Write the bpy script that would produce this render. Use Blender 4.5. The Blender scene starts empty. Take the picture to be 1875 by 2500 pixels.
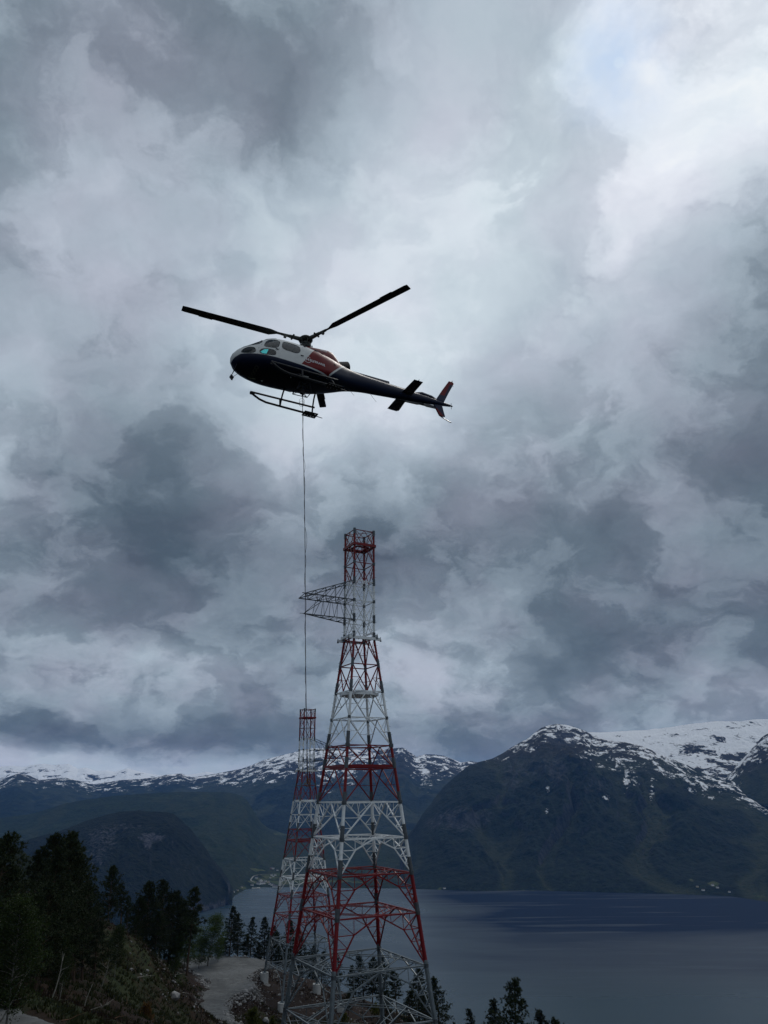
import bpy, math, random
import numpy as np
from math import radians, sin, cos, tan, pi, atan2, sqrt, degrees
from mathutils import Vector, Matrix

C = bpy.context.scene.collection
SC = bpy.context.scene

# ------------------------------------------------------------------ camera
PITCH, ROLL, FPX = radians(20.64), radians(.55), 1805.0      # focal length in pixels of the 1875x2500 photo
CAMZ = 500.0                                                  # eye height above the fjord
fw = np.array([0, cos(PITCH), sin(PITCH)]); u0 = np.array([0, -sin(PITCH), cos(PITCH)]); r0 = np.array([1., 0, 0])
rt = r0 * cos(ROLL) - u0 * sin(ROLL); up = u0 * cos(ROLL) + r0 * sin(ROLL)
cam_data = bpy.data.cameras.new('camera'); cam = bpy.data.objects.new('camera', cam_data); C.objects.link(cam)
cam.matrix_world = Matrix(((rt[0], up[0], -fw[0], 0), (rt[1], up[1], -fw[1], 0), (rt[2], up[2], -fw[2], CAMZ), (0, 0, 0, 1)))
cam_data.sensor_fit = 'VERTICAL'; cam_data.sensor_height = 36.0; cam_data.lens = 36.0 * FPX / 2500.0
cam_data.clip_start = 0.3; cam_data.clip_end = 90000
SC.camera = cam

def ray(px, py):                                              # direction of a photo pixel
    d = fw * FPX + rt * (px - 937.5) + up * (1250 - py)
    return d / np.linalg.norm(d)
def azel(px, py):
    d = ray(px, py); return atan2(d[0], d[1]), math.asin(d[2])
def at_d(px, py, dist):                                       # point at a horizontal distance, relative to the eye
    d = ray(px, py); return d * (dist / math.hypot(d[0], d[1]))
def at_z(px, py, z):
    d = ray(px, py); return d * (z / d[2])
def at_y(px, py, y):
    d = ray(px, py); return d * (y / d[1])
def proj(p):
    z = p @ fw; return 937.5 + FPX * (p @ rt) / z, 1250 - FPX * (p @ up) / z

# ------------------------------------------------------------------ render look
SC.view_settings.view_transform = 'Standard'; SC.view_settings.look = 'None'
SC.view_settings.exposure = 0.0; SC.view_settings.gamma = 1.0; SC.view_settings.use_curve_mapping = False
cy = SC.cycles
cy.use_denoising = True
try: cy.denoiser = 'OPENIMAGEDENOISE'
except Exception: pass
cy.max_bounces = 6; cy.diffuse_bounces = 3; cy.glossy_bounces = 3; cy.transmission_bounces = 4; cy.transparent_max_bounces = 12; cy.volume_bounces = 0
cy.caustics_reflective = False; cy.caustics_refractive = False

def srgb(r, g, b):
    f = lambda c: (c / 255 / 12.92) if c / 255 <= .04045 else ((c / 255 + .055) / 1.055) ** 2.4
    return (f(r), f(g), f(b), 1)

# ------------------------------------------------------------------ sky and sun
SUN_AZ, SUN_EL = azel(1511, 153)
SUN_DIR = ray(1511, 153)

class NT:
    def __init__(s, tree): s.t = tree; s.n = tree.nodes; s.l = tree.links
    def node(s, kind, **kw):
        n = s.n.new(kind)
        for k, v in kw.items(): setattr(n, k, v)
        return n
    def put(s, sock, v):
        if v is None: return
        if isinstance(v, bpy.types.NodeSocket): s.l.new(v, sock)
        else: sock.default_value = v
    def math(s, op, a, b=None, c=None, clamp=False):
        n = s.node('ShaderNodeMath', operation=op, use_clamp=clamp)
        for i, v in enumerate((a, b, c)): s.put(n.inputs[i], v)
        return n.outputs[0]
    def vmath(s, op, a, b=None, c=None, out=0):
        n = s.node('ShaderNodeVectorMath', operation=op)
        for i, v in enumerate((a, b, c)):
            if v is not None: s.put(n.inputs[i], v)
        return n.outputs[out]
    def maprange(s, v, a, b, c=0., d=1., mode='LINEAR'):
        n = s.node('ShaderNodeMapRange', interpolation_type=mode)
        for k, x in zip(('Value', 'From Min', 'From Max', 'To Min', 'To Max'), (v, a, b, c, d)): s.put(n.inputs[k], x)
        return n.outputs[0]
    def noise(s, vec, scale, detail=4., rough=.5, dist=0., out='Fac', kind='FBM', lac=2.0):
        n = s.node('ShaderNodeTexNoise', noise_type=kind)
        try: n.normalize = True
        except Exception: pass
        s.put(n.inputs['Vector'], vec); s.put(n.inputs['Scale'], scale); s.put(n.inputs['Detail'], detail)
        s.put(n.inputs['Roughness'], rough); s.put(n.inputs['Distortion'], dist); s.put(n.inputs['Lacunarity'], lac)
        return n.outputs[out]
    def mix(s, f, a, b, blend='MIX'):
        n = s.node('ShaderNodeMix', data_type='RGBA', blend_type=blend)
        s.put(n.inputs[0], f); s.put(n.inputs[6], a); s.put(n.inputs[7], b)
        return n.outputs[2]
    def ramp(s, f, stops, interp='LINEAR'):
        n = s.node('ShaderNodeValToRGB'); n.color_ramp.interpolation = interp
        e = n.color_ramp.elements
        while len(e) > 1: e.remove(e[-1])
        e[0].position = stops[0][0]; e[0].color = stops[0][1]
        for p, c in stops[1:]:
            x = e.new(p); x.color = c
        s.put(n.inputs[0], f); return n.outputs[0]
    def scalev(s, v, sx, sy, sz):
        return s.vmath('MULTIPLY', v, (sx, sy, sz))

world = bpy.data.worlds.new('World'); SC.world = world; world.use_nodes = True
nt = NT(world.node_tree); nt.n.clear()
sky = nt.node('ShaderNodeTexSky', sky_type='NISHITA'); sky.sun_disc = False
sky.sun_elevation = SUN_EL; sky.sun_rotation = SUN_AZ; sky.altitude = 500
nish = nt.node('ShaderNodeVectorMath', operation='SCALE'); nt.l.new(sky.outputs[0], nish.inputs[0]); nish.inputs['Scale'].default_value = 0.06
gen = nt.node('ShaderNodeTexCoord').outputs['Generated']
sep = nt.node('ShaderNodeSeparateXYZ'); nt.l.new(gen, sep.inputs[0])
X, Y, Z = sep.outputs
# cloud deck seen in plan: towards the horizon the cloud cells flatten
den = nt.math('ADD', Z, 0.55)
px_ = nt.math('DIVIDE', X, den); py_ = nt.math('DIVIDE', Y, den)
comb = nt.node('ShaderNodeCombineXYZ'); nt.l.new(px_, comb.inputs[0]); nt.l.new(py_, comb.inputs[1]); plan = comb.outputs[0]
w1 = nt.noise(plan, 2.6, 3, .5, 0, 'Color'); w2 = nt.noise(plan, 7.0, 8, .56, 0, 'Color')
wa = nt.vmath('MULTIPLY', nt.vmath('SUBTRACT', w1, (.5, .5, .5)), (.13, .13, .13))
wb = nt.vmath('MULTIPLY', nt.vmath('SUBTRACT', w2, (.5, .5, .5)), (.15, .15, .15))
damp = nt.maprange(Z, 0.02, .30, .22, 1.0)
wtot = nt.node('ShaderNodeVectorMath', operation='SCALE'); nt.l.new(nt.vmath('ADD', wa, wb), wtot.inputs[0]); nt.l.new(damp, wtot.inputs['Scale'])
dirw = nt.vmath('NORMALIZE', nt.vmath('ADD', gen, wtot.outputs[0]))
sw = nt.node('ShaderNodeSeparateXYZ'); nt.l.new(dirw, sw.inputs[0])
az = nt.math('ARCTAN2', sw.outputs[0], sw.outputs[1]); el = nt.math('ARCSINE', sw.outputs[2])
# overcast luminance by azimuth and elevation (radians), one curve per band of cloud
LX = [0, 200, 400, 600, 800, 1000, 1200, 1400, 1659]
LUM = [(0,   [150, 158, 142, 140, 166, 190, 196, 218, 228]),
       (150, [134, 150, 148, 138, 176, 198, 200, 206, 228]),
       (300, [148, 162, 164, 150, 188, 204, 204, 216, 228]),
       (450, [165, 166, 172, 186, 208, 208, 214, 214, 186]),
       (600, [160, 166, 172, 198, 208, 207, 210, 182, 146]),
       (750, [165, 152, 196, 205, 212, 210, 180, 160, 138]),
       (900, [196, 136, 148, 190, 206, 188, 172, 166, 140]),
       (1050, [148, 128, 116, 156, 150, 150, 140, 134, 110]),
       (1200, [124, 108, 96, 132, 104, 130, 132, 120, 112]),
       (1350, [124, 126, 108, 132, 160, 130, 120, 112, 104]),
       (1440, [140, 152, 160, 128, 160, 160, 118, 118, 116]),
       (1520, [130, 140, 144, 136, 146, 152, 140, 140, 140]),
       (1595, [112, 108, 112, 120, 132, 124, 138, 142, 142]),
       (1625, [196, 176, 140, 128, 132, 128, 140, 142, 142]),
       (1650, [205, 200, 192, 180, 140, 135, 140, 142, 142])]
k1659 = 1875 / 1659
def lum_at(a, e):
    d = np.array([cos(e) * sin(a), cos(e) * cos(a), sin(e)])
    if d @ fw < .25: return None
    x, y = proj(d); x /= k1659; y /= k1659
    x = min(max(x, 0), 1659); y = min(max(y, 0), 1700)
    rows = [r[0] for r in LUM]; vals = [np.interp(x, LX, r[1]) for r in LUM]
    return float(np.interp(y, rows, vals))
ELS = [azel(937.5, r[0] * k1659)[1] for r in LUM]             # descending
AZ0, AZ1 = -1.0, 1.0
azn = nt.maprange(az, AZ0, AZ1)
total = None
for i, e in enumerate(ELS):
    fc = nt.node('ShaderNodeFloatCurve'); cur = fc.mapping.curves[0]
    fc.mapping.use_clip = False
    pts = []
    for k in range(21):
        a = AZ0 + (AZ1 - AZ0) * k / 20
        v = lum_at(a, e); pts.append((k / 20, (v or 170) / 255))
    cur.points[0].location = pts[0]; cur.points[1].location = pts[-1]
    for p in pts[1:-1]: cur.points.new(*p)
    fc.mapping.update(); nt.l.new(azn, fc.inputs['Value'])
    up_e = ELS[i - 1] if i > 0 else None; lo_e = ELS[i + 1] if i + 1 < len(ELS) else None
    if up_e is None: w = nt.maprange(el, lo_e, e, 0, 1)
    elif lo_e is None: w = nt.maprange(el, e, up_e, 1, 0)
    else: w = nt.math('MINIMUM', nt.maprange(el, e, up_e, 1, 0), nt.maprange(el, lo_e, e, 0, 1))
    total = nt.math('MULTIPLY', fc.outputs[0], w) if total is None else nt.math('MULTIPLY_ADD', fc.outputs[0], w, total)
# billows and wisps
pw = nt.vmath('ADD', plan, nt.vmath('MULTIPLY', nt.vmath('SUBTRACT', w2, (.5, .5, .5)), (.22, .22, .22)))
b1 = nt.noise(pw, 4.6, 8, .56, .25); b2 = nt.noise(pw, 13., 6, .55, .3); b3 = nt.noise(pw, 2.1, 7, .5, .2)
edge1 = nt.maprange(b1, .46, .55, -.5, .5, 'SMOOTHSTEP'); edge3 = nt.maprange(b3, .46, .56, -.5, .5, 'SMOOTHSTEP')
det = nt.math('ADD', nt.math('MULTIPLY', nt.math('SUBTRACT', b1, .5), .22), nt.math('MULTIPLY', nt.math('SUBTRACT', b2, .5), .17))
det = nt.math('ADD', det, nt.math('ADD', nt.math('MULTIPLY', edge1, .058), nt.math('MULTIPLY', edge3, .050)))
# smoother veil where the deck is bright and thin, rougher where it is thick
det = nt.math('MULTIPLY', det, nt.math('MAXIMUM', nt.maprange(total, .60, .82, 1.1, .5), nt.maprange(nt.vmath('DISTANCE', gen, tuple(ray(1760, 260)), out=1), .42, .22, 0, 1.15)))
lum = nt.math('ADD', nt.math('MULTIPLY_ADD', nt.math('SUBTRACT', total, .55), 1.10, .535), det, clamp=True)
tintn = nt.noise(plan, 5.5, 3, .5)
cold = nt.ramp(lum, [(0, srgb(46, 57, 68)), (.3, srgb(75, 89, 101)), (.42, srgb(99, 113, 125)), (.55, srgb(134, 148, 160)), (.7, srgb(174, 188, 200)), (.82, srgb(203, 216, 225)), (.93, srgb(230, 240, 247)), (1, srgb(250, 254, 255))])
warm = nt.ramp(lum, [(0, srgb(54, 59, 71)), (.3, srgb(86, 92, 106)), (.42, srgb(110, 116, 130)), (.55, srgb(144, 149, 164)), (.7, srgb(183, 187, 202)), (.82, srgb(212, 215, 229)), (.93, srgb(238, 240, 250)), (1, srgb(253, 254, 255))])
cloud = nt.mix(nt.maprange(tintn, .42, .66, 0, .7), cold, warm)
# the sun seen through thin cloud
dsun = nt.vmath('DISTANCE', gen, tuple(SUN_DIR), out=1)
disc = nt.maprange(dsun, .0050, .0062, 1, 0)
thin = nt.math('MULTIPLY', nt.maprange(dsun, .006, .10, 1, 0, 'SMOOTHSTEP'), nt.maprange(nt.noise(plan, 9, 4, .6), .38, .6))
cloud = nt.mix(nt.math('MULTIPLY', thin, .75), cloud, srgb(188, 212, 242))
cloud = nt.mix(nt.math('MULTIPLY', disc, .16), cloud, (.88, .98, 1.0, 1))
mixsky = nt.mix(.96, nish.outputs[0], cloud)
below = nt.maprange(Z, -.06, -.01, 0, 1)
final = nt.mix(below, (.02, .03, .04, 1), mixsky)
bg = nt.node('ShaderNodeBackground'); nt.l.new(final, bg.inputs[0]); bg.inputs[1].default_value = 1.0
out = nt.node('ShaderNodeOutputWorld'); nt.l.new(bg.outputs[0], out.inputs[0])

sd = bpy.data.lights.new('sun', 'SUN'); sd.energy = 1.0; sd.angle = radians(14); sd.color = (1, .96, .9)
sun = bpy.data.objects.new('sun', sd); C.objects.link(sun); sun.location = (0, 0, 900)
sun.rotation_euler = Vector(SUN_DIR).to_track_quat('Z', 'Y').to_euler()

# ------------------------------------------------------------------ helpers
def W(p): return (float(p[0]), float(p[1]), float(p[2]) + CAMZ)
def tag(o, label=None, cat=None, group=None, kind=None):
    if label: o['label'] = label
    if cat: o['category'] = cat
    if group: o['group'] = group
    if kind: o['kind'] = kind
    return o
def empty(name, loc, rot=None):
    o = bpy.data.objects.new(name, None); C.objects.link(o); o.location = loc; o.empty_display_size = .5
    if rot is not None: o.rotation_euler = rot
    return o
def mesh_obj(name, verts, faces, mats, midx=None, parent=None, smooth=False):
    me = bpy.data.meshes.new(name); me.from_pydata([tuple(map(float, v)) for v in verts], [], faces)
    if not isinstance(mats, (list, tuple)): mats = [mats]
    for m in mats: me.materials.append(m)
    if midx is not None: me.polygons.foreach_set('material_index', midx)
    if smooth: me.polygons.foreach_set('use_smooth', [True] * len(me.polygons))
    me.update()
    o = bpy.data.objects.new(name, me); C.objects.link(o)
    if parent is not None: o.parent = parent
    return o
def fast_mesh(name, V, F, mats, parent=None, smooth=False, midx=None):      # numpy verts (n,3), tris or quads (m,k)
    me = bpy.data.meshes.new(name); V = np.asarray(V, dtype=np.float32); F = np.asarray(F, dtype=np.int32)
    me.vertices.add(len(V)); me.vertices.foreach_set('co', V.ravel())
    k = F.shape[1]; me.loops.add(F.size); me.loops.foreach_set('vertex_index', F.ravel())
    me.polygons.add(len(F)); me.polygons.foreach_set('loop_start', np.arange(0, F.size, k, dtype=np.int32))
    try: me.polygons.foreach_set('loop_total', np.full(len(F), k, dtype=np.int32))
    except Exception: pass
    if not isinstance(mats, (list, tuple)): mats = [mats]
    for m in mats: me.materials.append(m)
    if midx is not None: me.polygons.foreach_set('material_index', np.asarray(midx, dtype=np.int32))
    me.polygons.foreach_set('use_smooth', np.full(len(F), smooth, dtype=bool))
    me.update(calc_edges=True); me.validate()
    o = bpy.data.objects.new(name, me); C.objects.link(o)
    if parent is not None: o.parent = parent
    return o
def copy_tree(o, parent=None):
    c = o.copy(); C.objects.link(c); c.parent = parent
    for ch in o.children: copy_tree(ch, c)
    return c

class MB:
    def __init__(s): s.v = []; s.f = []; s.m = []
    def poly(s, pts, faces, m=0):
        b = len(s.v); s.v += [tuple(p) for p in pts]; s.f += [tuple(b + i for i in f) for f in faces]; s.m += [m] * len(faces)
    def tube(s, a, b, r0, r1=None, n=6, m=0, caps=True, twist=0.):
        a = np.asarray(a, float); b = np.asarray(b, float); r1 = r0 if r1 is None else r1
        d = b - a; L = np.linalg.norm(d)
        if L < 1e-6: return
        d /= L; h = np.array([0, 0, 1.]) if abs(d[2]) < .9 else np.array([1., 0, 0])
        x = np.cross(h, d); x /= np.linalg.norm(x); y = np.cross(d, x)
        P = []
        for c, r in ((a, r0), (b, r1)):
            for k in range(n):
                t = 2 * pi * k / n + twist; P.append(c + r * (x * cos(t) + y * sin(t)))
        F = [(k, (k + 1) % n, n + (k + 1) % n, n + k) for k in range(n)]
        if caps: F += [tuple(range(n))[::-1], tuple(range(n, 2 * n))]
        s.poly(P, F, m)
    def path(s, pts, r, n=6, m=0):
        for a, b in zip(pts[:-1], pts[1:]): s.tube(a, b, r, n=n, m=m)
    def angle(s, a, b, w, m=0):                              # square-section lattice member
        s.tube(a, b, w * .62, n=4, m=m, twist=pi / 4)
    def box(s, c, sx, sy, sz, m=0, rot=None):
        P = np.array([[x * sx / 2, y * sy / 2, z * sz / 2] for z in (-1, 1) for y in (-1, 1) for x in (-1, 1)])
        if rot is not None: P = P @ np.asarray(rot).T
        s.poly(P + np.asarray(c), [(0, 2, 3, 1), (4, 5, 7, 6), (0, 1, 5, 4), (2, 6, 7, 3), (0, 4, 6, 2), (1, 3, 7, 5)], m)
    def build(s, name, mats, parent=None, smooth=False):
        return mesh_obj(name, s.v, s.f, mats, s.m, parent, smooth)

def vnoise(x, y, seed=0):                                    # smooth value noise on arrays
    xi = np.floor(x).astype(np.int64); yi = np.floor(y).astype(np.int64); fx = x - xi; fy = y - yi
    fx = fx * fx * fx * (fx * (fx * 6 - 15) + 10); fy = fy * fy * fy * (fy * (fy * 6 - 15) + 10)
    def h(a, b):
        n = (a * 374761393 + b * 668265263 + seed * 1274126177) & 0xffffffff
        n = ((n ^ (n >> 13)) * 1274126177) & 0xffffffff
        return ((n ^ (n >> 16)) & 0xffff) / 65535.0
    a = h(xi, yi); b = h(xi + 1, yi); c = h(xi, yi + 1); d = h(xi + 1, yi + 1)
    return (a * (1 - fx) + b * fx) * (1 - fy) + (c * (1 - fx) + d * fx) * fy
def fbm(x, y, oct=5, seed=0, gain=.5, ridge=False):
    t = np.zeros_like(x); a = 1.; n = 0.
    for o in range(oct):
        v = vnoise(x, y, seed + o * 17)
        if ridge: v = 1 - np.abs(2 * v - 1)
        t += a * v; n += a; a *= gain; x = x * 2.03 + 11.3; y = y * 1.97 - 7.1
    return t / n

def new_mat(name):
    m = bpy.data.materials.new(name); m.use_nodes = True; t = NT(m.node_tree); t.n.clear()
    o = t.node('ShaderNodeOutputMaterial'); b = t.node('ShaderNodeBsdfPrincipled'); t.l.new(b.outputs[0], o.inputs[0])
    return m, t, b, o
def simple(name, col, rough=.6, var=.25, scale=6., metallic=0., spec=.28, bump=0., dirt=None, coat=0.):
    m, t, b, o = new_mat(name)
    co = t.node('ShaderNodeTexCoord').outputs['Object']
    n = t.noise(co, scale, 5, .6)
    f = t.maprange(n, .3, .7, 1 - var, 1 + var)
    c = t.vmath('MULTIPLY', tuple(col[:3]), t.node('ShaderNodeCombineXYZ').outputs[0]) if False else None
    mm = t.node('ShaderNodeVectorMath', operation='SCALE'); mm.inputs[0].default_value = tuple(col[:3]); t.l.new(f, mm.inputs['Scale'])
    base = mm.outputs[0]
    if dirt:
        n2 = t.noise(co, scale * .6, 6, .7)
        base = t.mix(t.maprange(n2, .55, .75), base, dirt)
    t.l.new(base, b.inputs['Base Color'])
    t.l.new(t.maprange(n, .3, .7, rough * .85, min(1, rough * 1.15)), b.inputs['Roughness'])
    b.inputs['Metallic'].default_value = metallic; b.inputs['Specular IOR Level'].default_value = spec
    b.inputs['Coat Weight'].default_value = coat
    if bump:
        bn = t.node('ShaderNodeBump'); bn.inputs['Strength'].default_value = bump; bn.inputs['Distance'].default_value = .05
        t.l.new(n, bn.inputs['Height']); t.l.new(bn.outputs[0], b.inputs['Normal'])
    return m

# ------------------------------------------------------------------ far terrain (polar height fields round the fjord)
def terrain_mat(name, forest, rock, high, lo, hi, snow_scale, veg_scale=.004, meadow=None, seed=0., stretch=(1, 1, 1), rockbias=0., gul=.75):
    m, t, b, o = new_mat(name)
    pos = t.node('ShaderNodeNewGeometry').outputs['Position']; nrm = t.node('ShaderNodeNewGeometry').outputs['Normal']
    off = t.vmath('ADD', pos, (seed * 1000, seed * 700, 0))
    sp = t.node('ShaderNodeSeparateXYZ'); t.l.new(pos, sp.inputs[0]); sn = t.node('ShaderNodeSeparateXYZ'); t.l.new(nrm, sn.inputs[0])
    n1 = t.noise(off, veg_scale, 7, .62); n2 = t.noise(off, veg_scale * 9, 6, .65)
    veg = t.mix(t.maprange(n1, .38, .62), tuple(forest[0]), tuple(forest[1]))
    n3 = t.noise(off, veg_scale * 30, 4, .7); veg = t.mix(t.maprange(t.math('ADD', t.math('MULTIPLY', n2, .6), t.math('MULTIPLY', n3, .4)), .40, .58), t.mix(.25, veg, (.03, .05, .022, 1)), t.mix(.75, veg, (0.002, .005, .005, 1)))
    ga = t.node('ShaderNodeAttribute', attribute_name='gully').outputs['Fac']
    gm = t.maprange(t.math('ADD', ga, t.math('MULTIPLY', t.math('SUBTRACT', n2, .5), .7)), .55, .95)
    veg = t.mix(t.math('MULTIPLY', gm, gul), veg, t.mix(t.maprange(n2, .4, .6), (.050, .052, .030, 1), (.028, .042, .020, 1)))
    hz = t.math('ADD', sp.outputs[2], t.math('MULTIPLY', t.math('SUBTRACT', n1, .5), (hi - lo) * 2.2))
    hmask = t.maprange(hz, lo, hi, 0, 1, 'SMOOTHSTEP')
    hcol = t.mix(t.maprange(t.noise(off, veg_scale * 4, 6, .7), .4, .62), tuple(high[0]), tuple(high[1]))
    base = t.mix(hmask, veg, hcol)
    ra = t.node('ShaderNodeAttribute', attribute_name='rock').outputs['Fac']
    rn = t.noise(t.scalev(off, 1, 1, .25), veg_scale * 7, 7, .7)
    rsl = t.maprange(t.math('ADD', sn.outputs[2], t.math('MULTIPLY', t.math('SUBTRACT', rn, .5), .5)), .62, .50, 0, 1)
    rmask = t.math('MAXIMUM', t.math('MULTIPLY', rsl, .8 + rockbias), t.maprange(t.math('ADD', ra, t.math('MULTIPLY', t.math('SUBTRACT', rn, .5), 1.3)), .45, .75))
    rcol = t.mix(t.maprange(rn, .42, .66), tuple(rock[0]), tuple(rock[1]))
    base = t.mix(t.math('MINIMUM', rmask, 1.0), base, rcol)
    if meadow:
        ma = t.node('ShaderNodeAttribute', attribute_name='meadow').outputs['Fac']
        mn = t.noise(off, .012, 5, .6)
        base = t.mix(t.maprange(t.math('ADD', ma, t.math('MULTIPLY', t.math('SUBTRACT', mn, .5), 1.7)), .5, .62), base, t.mix(t.maprange(t.noise(off, .02, 2, .5), .4, .6), tuple(meadow[0]), tuple(meadow[1])))
    sa = t.node('ShaderNodeAttribute', attribute_name='snow').outputs['Fac']
    sv = t.scalev(off, *stretch)
    s1 = t.noise(sv, snow_scale, 9, .66, .6); s2 = t.noise(sv, snow_scale * 5, 6, .7)
    sc = t.math('ADD', t.math('ADD', sa, t.math('MULTIPLY', t.math('SUBTRACT', s1, .5), 4.2)), t.math('MULTIPLY', t.math('SUBTRACT', s2, .5), 2.0))
    smask = t.math('MULTIPLY', t.maprange(sc, .5, .72), t.maprange(sa, .02, .06))
    base = t.mix(smask, base, (.88, .90, .92, 1))
    t.l.new(base, b.inputs['Base Color']); b.inputs['Roughness'].default_value = .95; b.inputs['Specular IOR Level'].default_value = .1
    bn = t.node('ShaderNodeBump'); bn.inputs['Strength'].default_value = .8; bn.inputs['Distance'].default_value = 42
    t.l.new(t.math('ADD', t.math('ADD', n2, t.math('MULTIPLY', n3, .25)), t.math('MULTIPLY', rn, .8)), bn.inputs['Height']); t.l.new(bn.outputs[0], b.inputs['Normal'])
    return m

def az_of(p, y=1950): return azel(p, y)[0]
def ridge(name, crest, rc, shore, mat, zb=-501., ncol=500, nrow=220, prof=.85, amp=60., ns=700., seed=1, snow=None, rock=None, meadow=None, crest_amp=5., gully=0., gscale=260., back=3500., shelf=None, bulge=None):
    """crest: photo points of the skyline; rc: (px, distance) of it; shore: photo points on the water line or (px, distance)"""
    ca = np.array([azel(*p) for p in crest]); o = np.argsort(ca[:, 0]); ca = ca[o]
    az = np.linspace(ca[0, 0], ca[-1, 0], ncol)
    ce = np.interp(az, ca[:, 0], ca[:, 1])
    ra = np.array([[az_of(p), d] for p, d in rc]); Rc = np.interp(az, ra[:, 0], ra[:, 1])
    if isinstance(shore[0], tuple) and len(shore[0]) == 3:
        sa = np.array([[az_of(p), d] for p, d, _ in shore])
    else:
        sa = []
        for p in shore:
            q = at_z(p[0], p[1], zb + 1); sa.append([atan2(q[0], q[1]), math.hypot(q[0], q[1])])
        sa = np.array(sorted(sa))
    Rs = np.interp(az, sa[:, 0], sa[:, 1]); Rs = np.minimum(Rs, Rc - 60)
    Zc = np.tan(ce) * Rc
    tf = np.linspace(0, 1, nrow) ** 1.0; tb = np.linspace(0, 1, 26)[1:]
    A, T = np.meshgrid(az, tf); RC = np.broadcast_to(Rc, A.shape); RS = np.broadcast_to(Rs, A.shape); ZC = np.broadcast_to(Zc, A.shape)
    R = RS + (RC - RS) * T
    P = T ** prof
    if shelf is not None: P = P + shelf * np.sin(2 * pi * T) * (-1)
    if bulge is not None: P = bulge(A, T, P)
    Zh = zb + (ZC - zb) * P
    X = R * np.sin(A); Y = R * np.cos(A)
    H = np.maximum(ZC - zb, 30) / 1100.
    env = np.sin(pi * np.clip(T, 0, 1)) ** .7 * (1 - T ** 6)
    nz = (fbm(X / ns, Y / ns, 7, seed, .52, True) - .55) * 2
    nz2 = (fbm(X / (ns * .18), Y / (ns * .18), 5, seed + 5, .55) - .5) * 2
    lat = A * RC
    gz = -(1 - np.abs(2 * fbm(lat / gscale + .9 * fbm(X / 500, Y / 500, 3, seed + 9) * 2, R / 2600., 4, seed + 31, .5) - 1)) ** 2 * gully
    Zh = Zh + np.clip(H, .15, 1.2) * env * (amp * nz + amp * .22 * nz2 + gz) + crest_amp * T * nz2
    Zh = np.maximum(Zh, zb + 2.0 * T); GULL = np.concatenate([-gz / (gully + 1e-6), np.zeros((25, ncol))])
    # back slope
    A2, T2 = np.meshgrid(az, tb); R2 = np.broadcast_to(Rc, A2.shape) + back * T2
    Z2 = np.broadcast_to(Zh[-1], A2.shape) * 1.0 - (np.broadcast_to(Zc, A2.shape) - zb) * (T2 ** 1.3) * .75
    XX = np.concatenate([X, R2 * np.sin(A2)]); YY = np.concatenate([Y, R2 * np.cos(A2)]); ZZ = np.concatenate([Zh, Z2])
    n, m = XX.shape
    V = np.stack([XX, YY, ZZ + CAMZ], -1).reshape(-1, 3)
    I = np.arange(n * m).reshape(n, m)
    F = np.stack([I[:-1, :-1], I[:-1, 1:], I[1:, 1:], I[1:, :-1]], -1).reshape(-1, 4)
    o = fast_mesh(name, V, F, mat, smooth=True); tag(o, kind='structure')
    # attributes are evaluated where each vertex stands, in photo pixels
    D = np.stack([XX, YY, ZZ], -1); zz = D @ fw
    PX = 937.5 + FPX * (D @ rt) / zz; PY = 1250 - FPX * (D @ up) / zz
    CY = np.interp(PX[:], [c[0] for c in sorted(crest)], [c[1] for c in sorted(crest)])
    for nm, fn in (('snow', snow), ('rock', rock), ('meadow', meadow)):
        vals = np.zeros(n * m, dtype=np.float32) if fn is None else np.clip(fn(PX, PY, PY - CY, ZZ), 0, 1.5).astype(np.float32).ravel()
        at = o.data.attributes.new(nm, 'FLOAT', 'POINT'); at.data.foreach_set('value', vals)
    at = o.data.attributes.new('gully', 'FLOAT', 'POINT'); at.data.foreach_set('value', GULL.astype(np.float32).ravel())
    return o, dict(az=az, Rs=Rs, Rc=Rc, X=X, Y=Y, Z=Zh)

def blob(PX, PY, lst):
    v = np.zeros_like(PX)
    for x, y, rx, ry, a in lst:
        v = np.maximum(v, a * np.clip(1.35 - np.sqrt(((PX - x) / rx) ** 2 + ((PY - y) / ry) ** 2), 0, 1)) if a > 0 else v + a * np.clip(1.2 - np.sqrt(((PX - x) / rx) ** 2 + ((PY - y) / ry) ** 2), 0, 1)
    return v

FOR = [(.005, .013, .013, 1), (.015, .026, .019, 1)]
ROCK = [(.022, .026, .034, 1), (.062, .066, .070, 1)]
HIGH = [(.040, .036, .028, 1), (.020, .023, .018, 1)]
MEAD = [(.05, .075, .03, 1), (.085, .095, .045, 1)]

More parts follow.
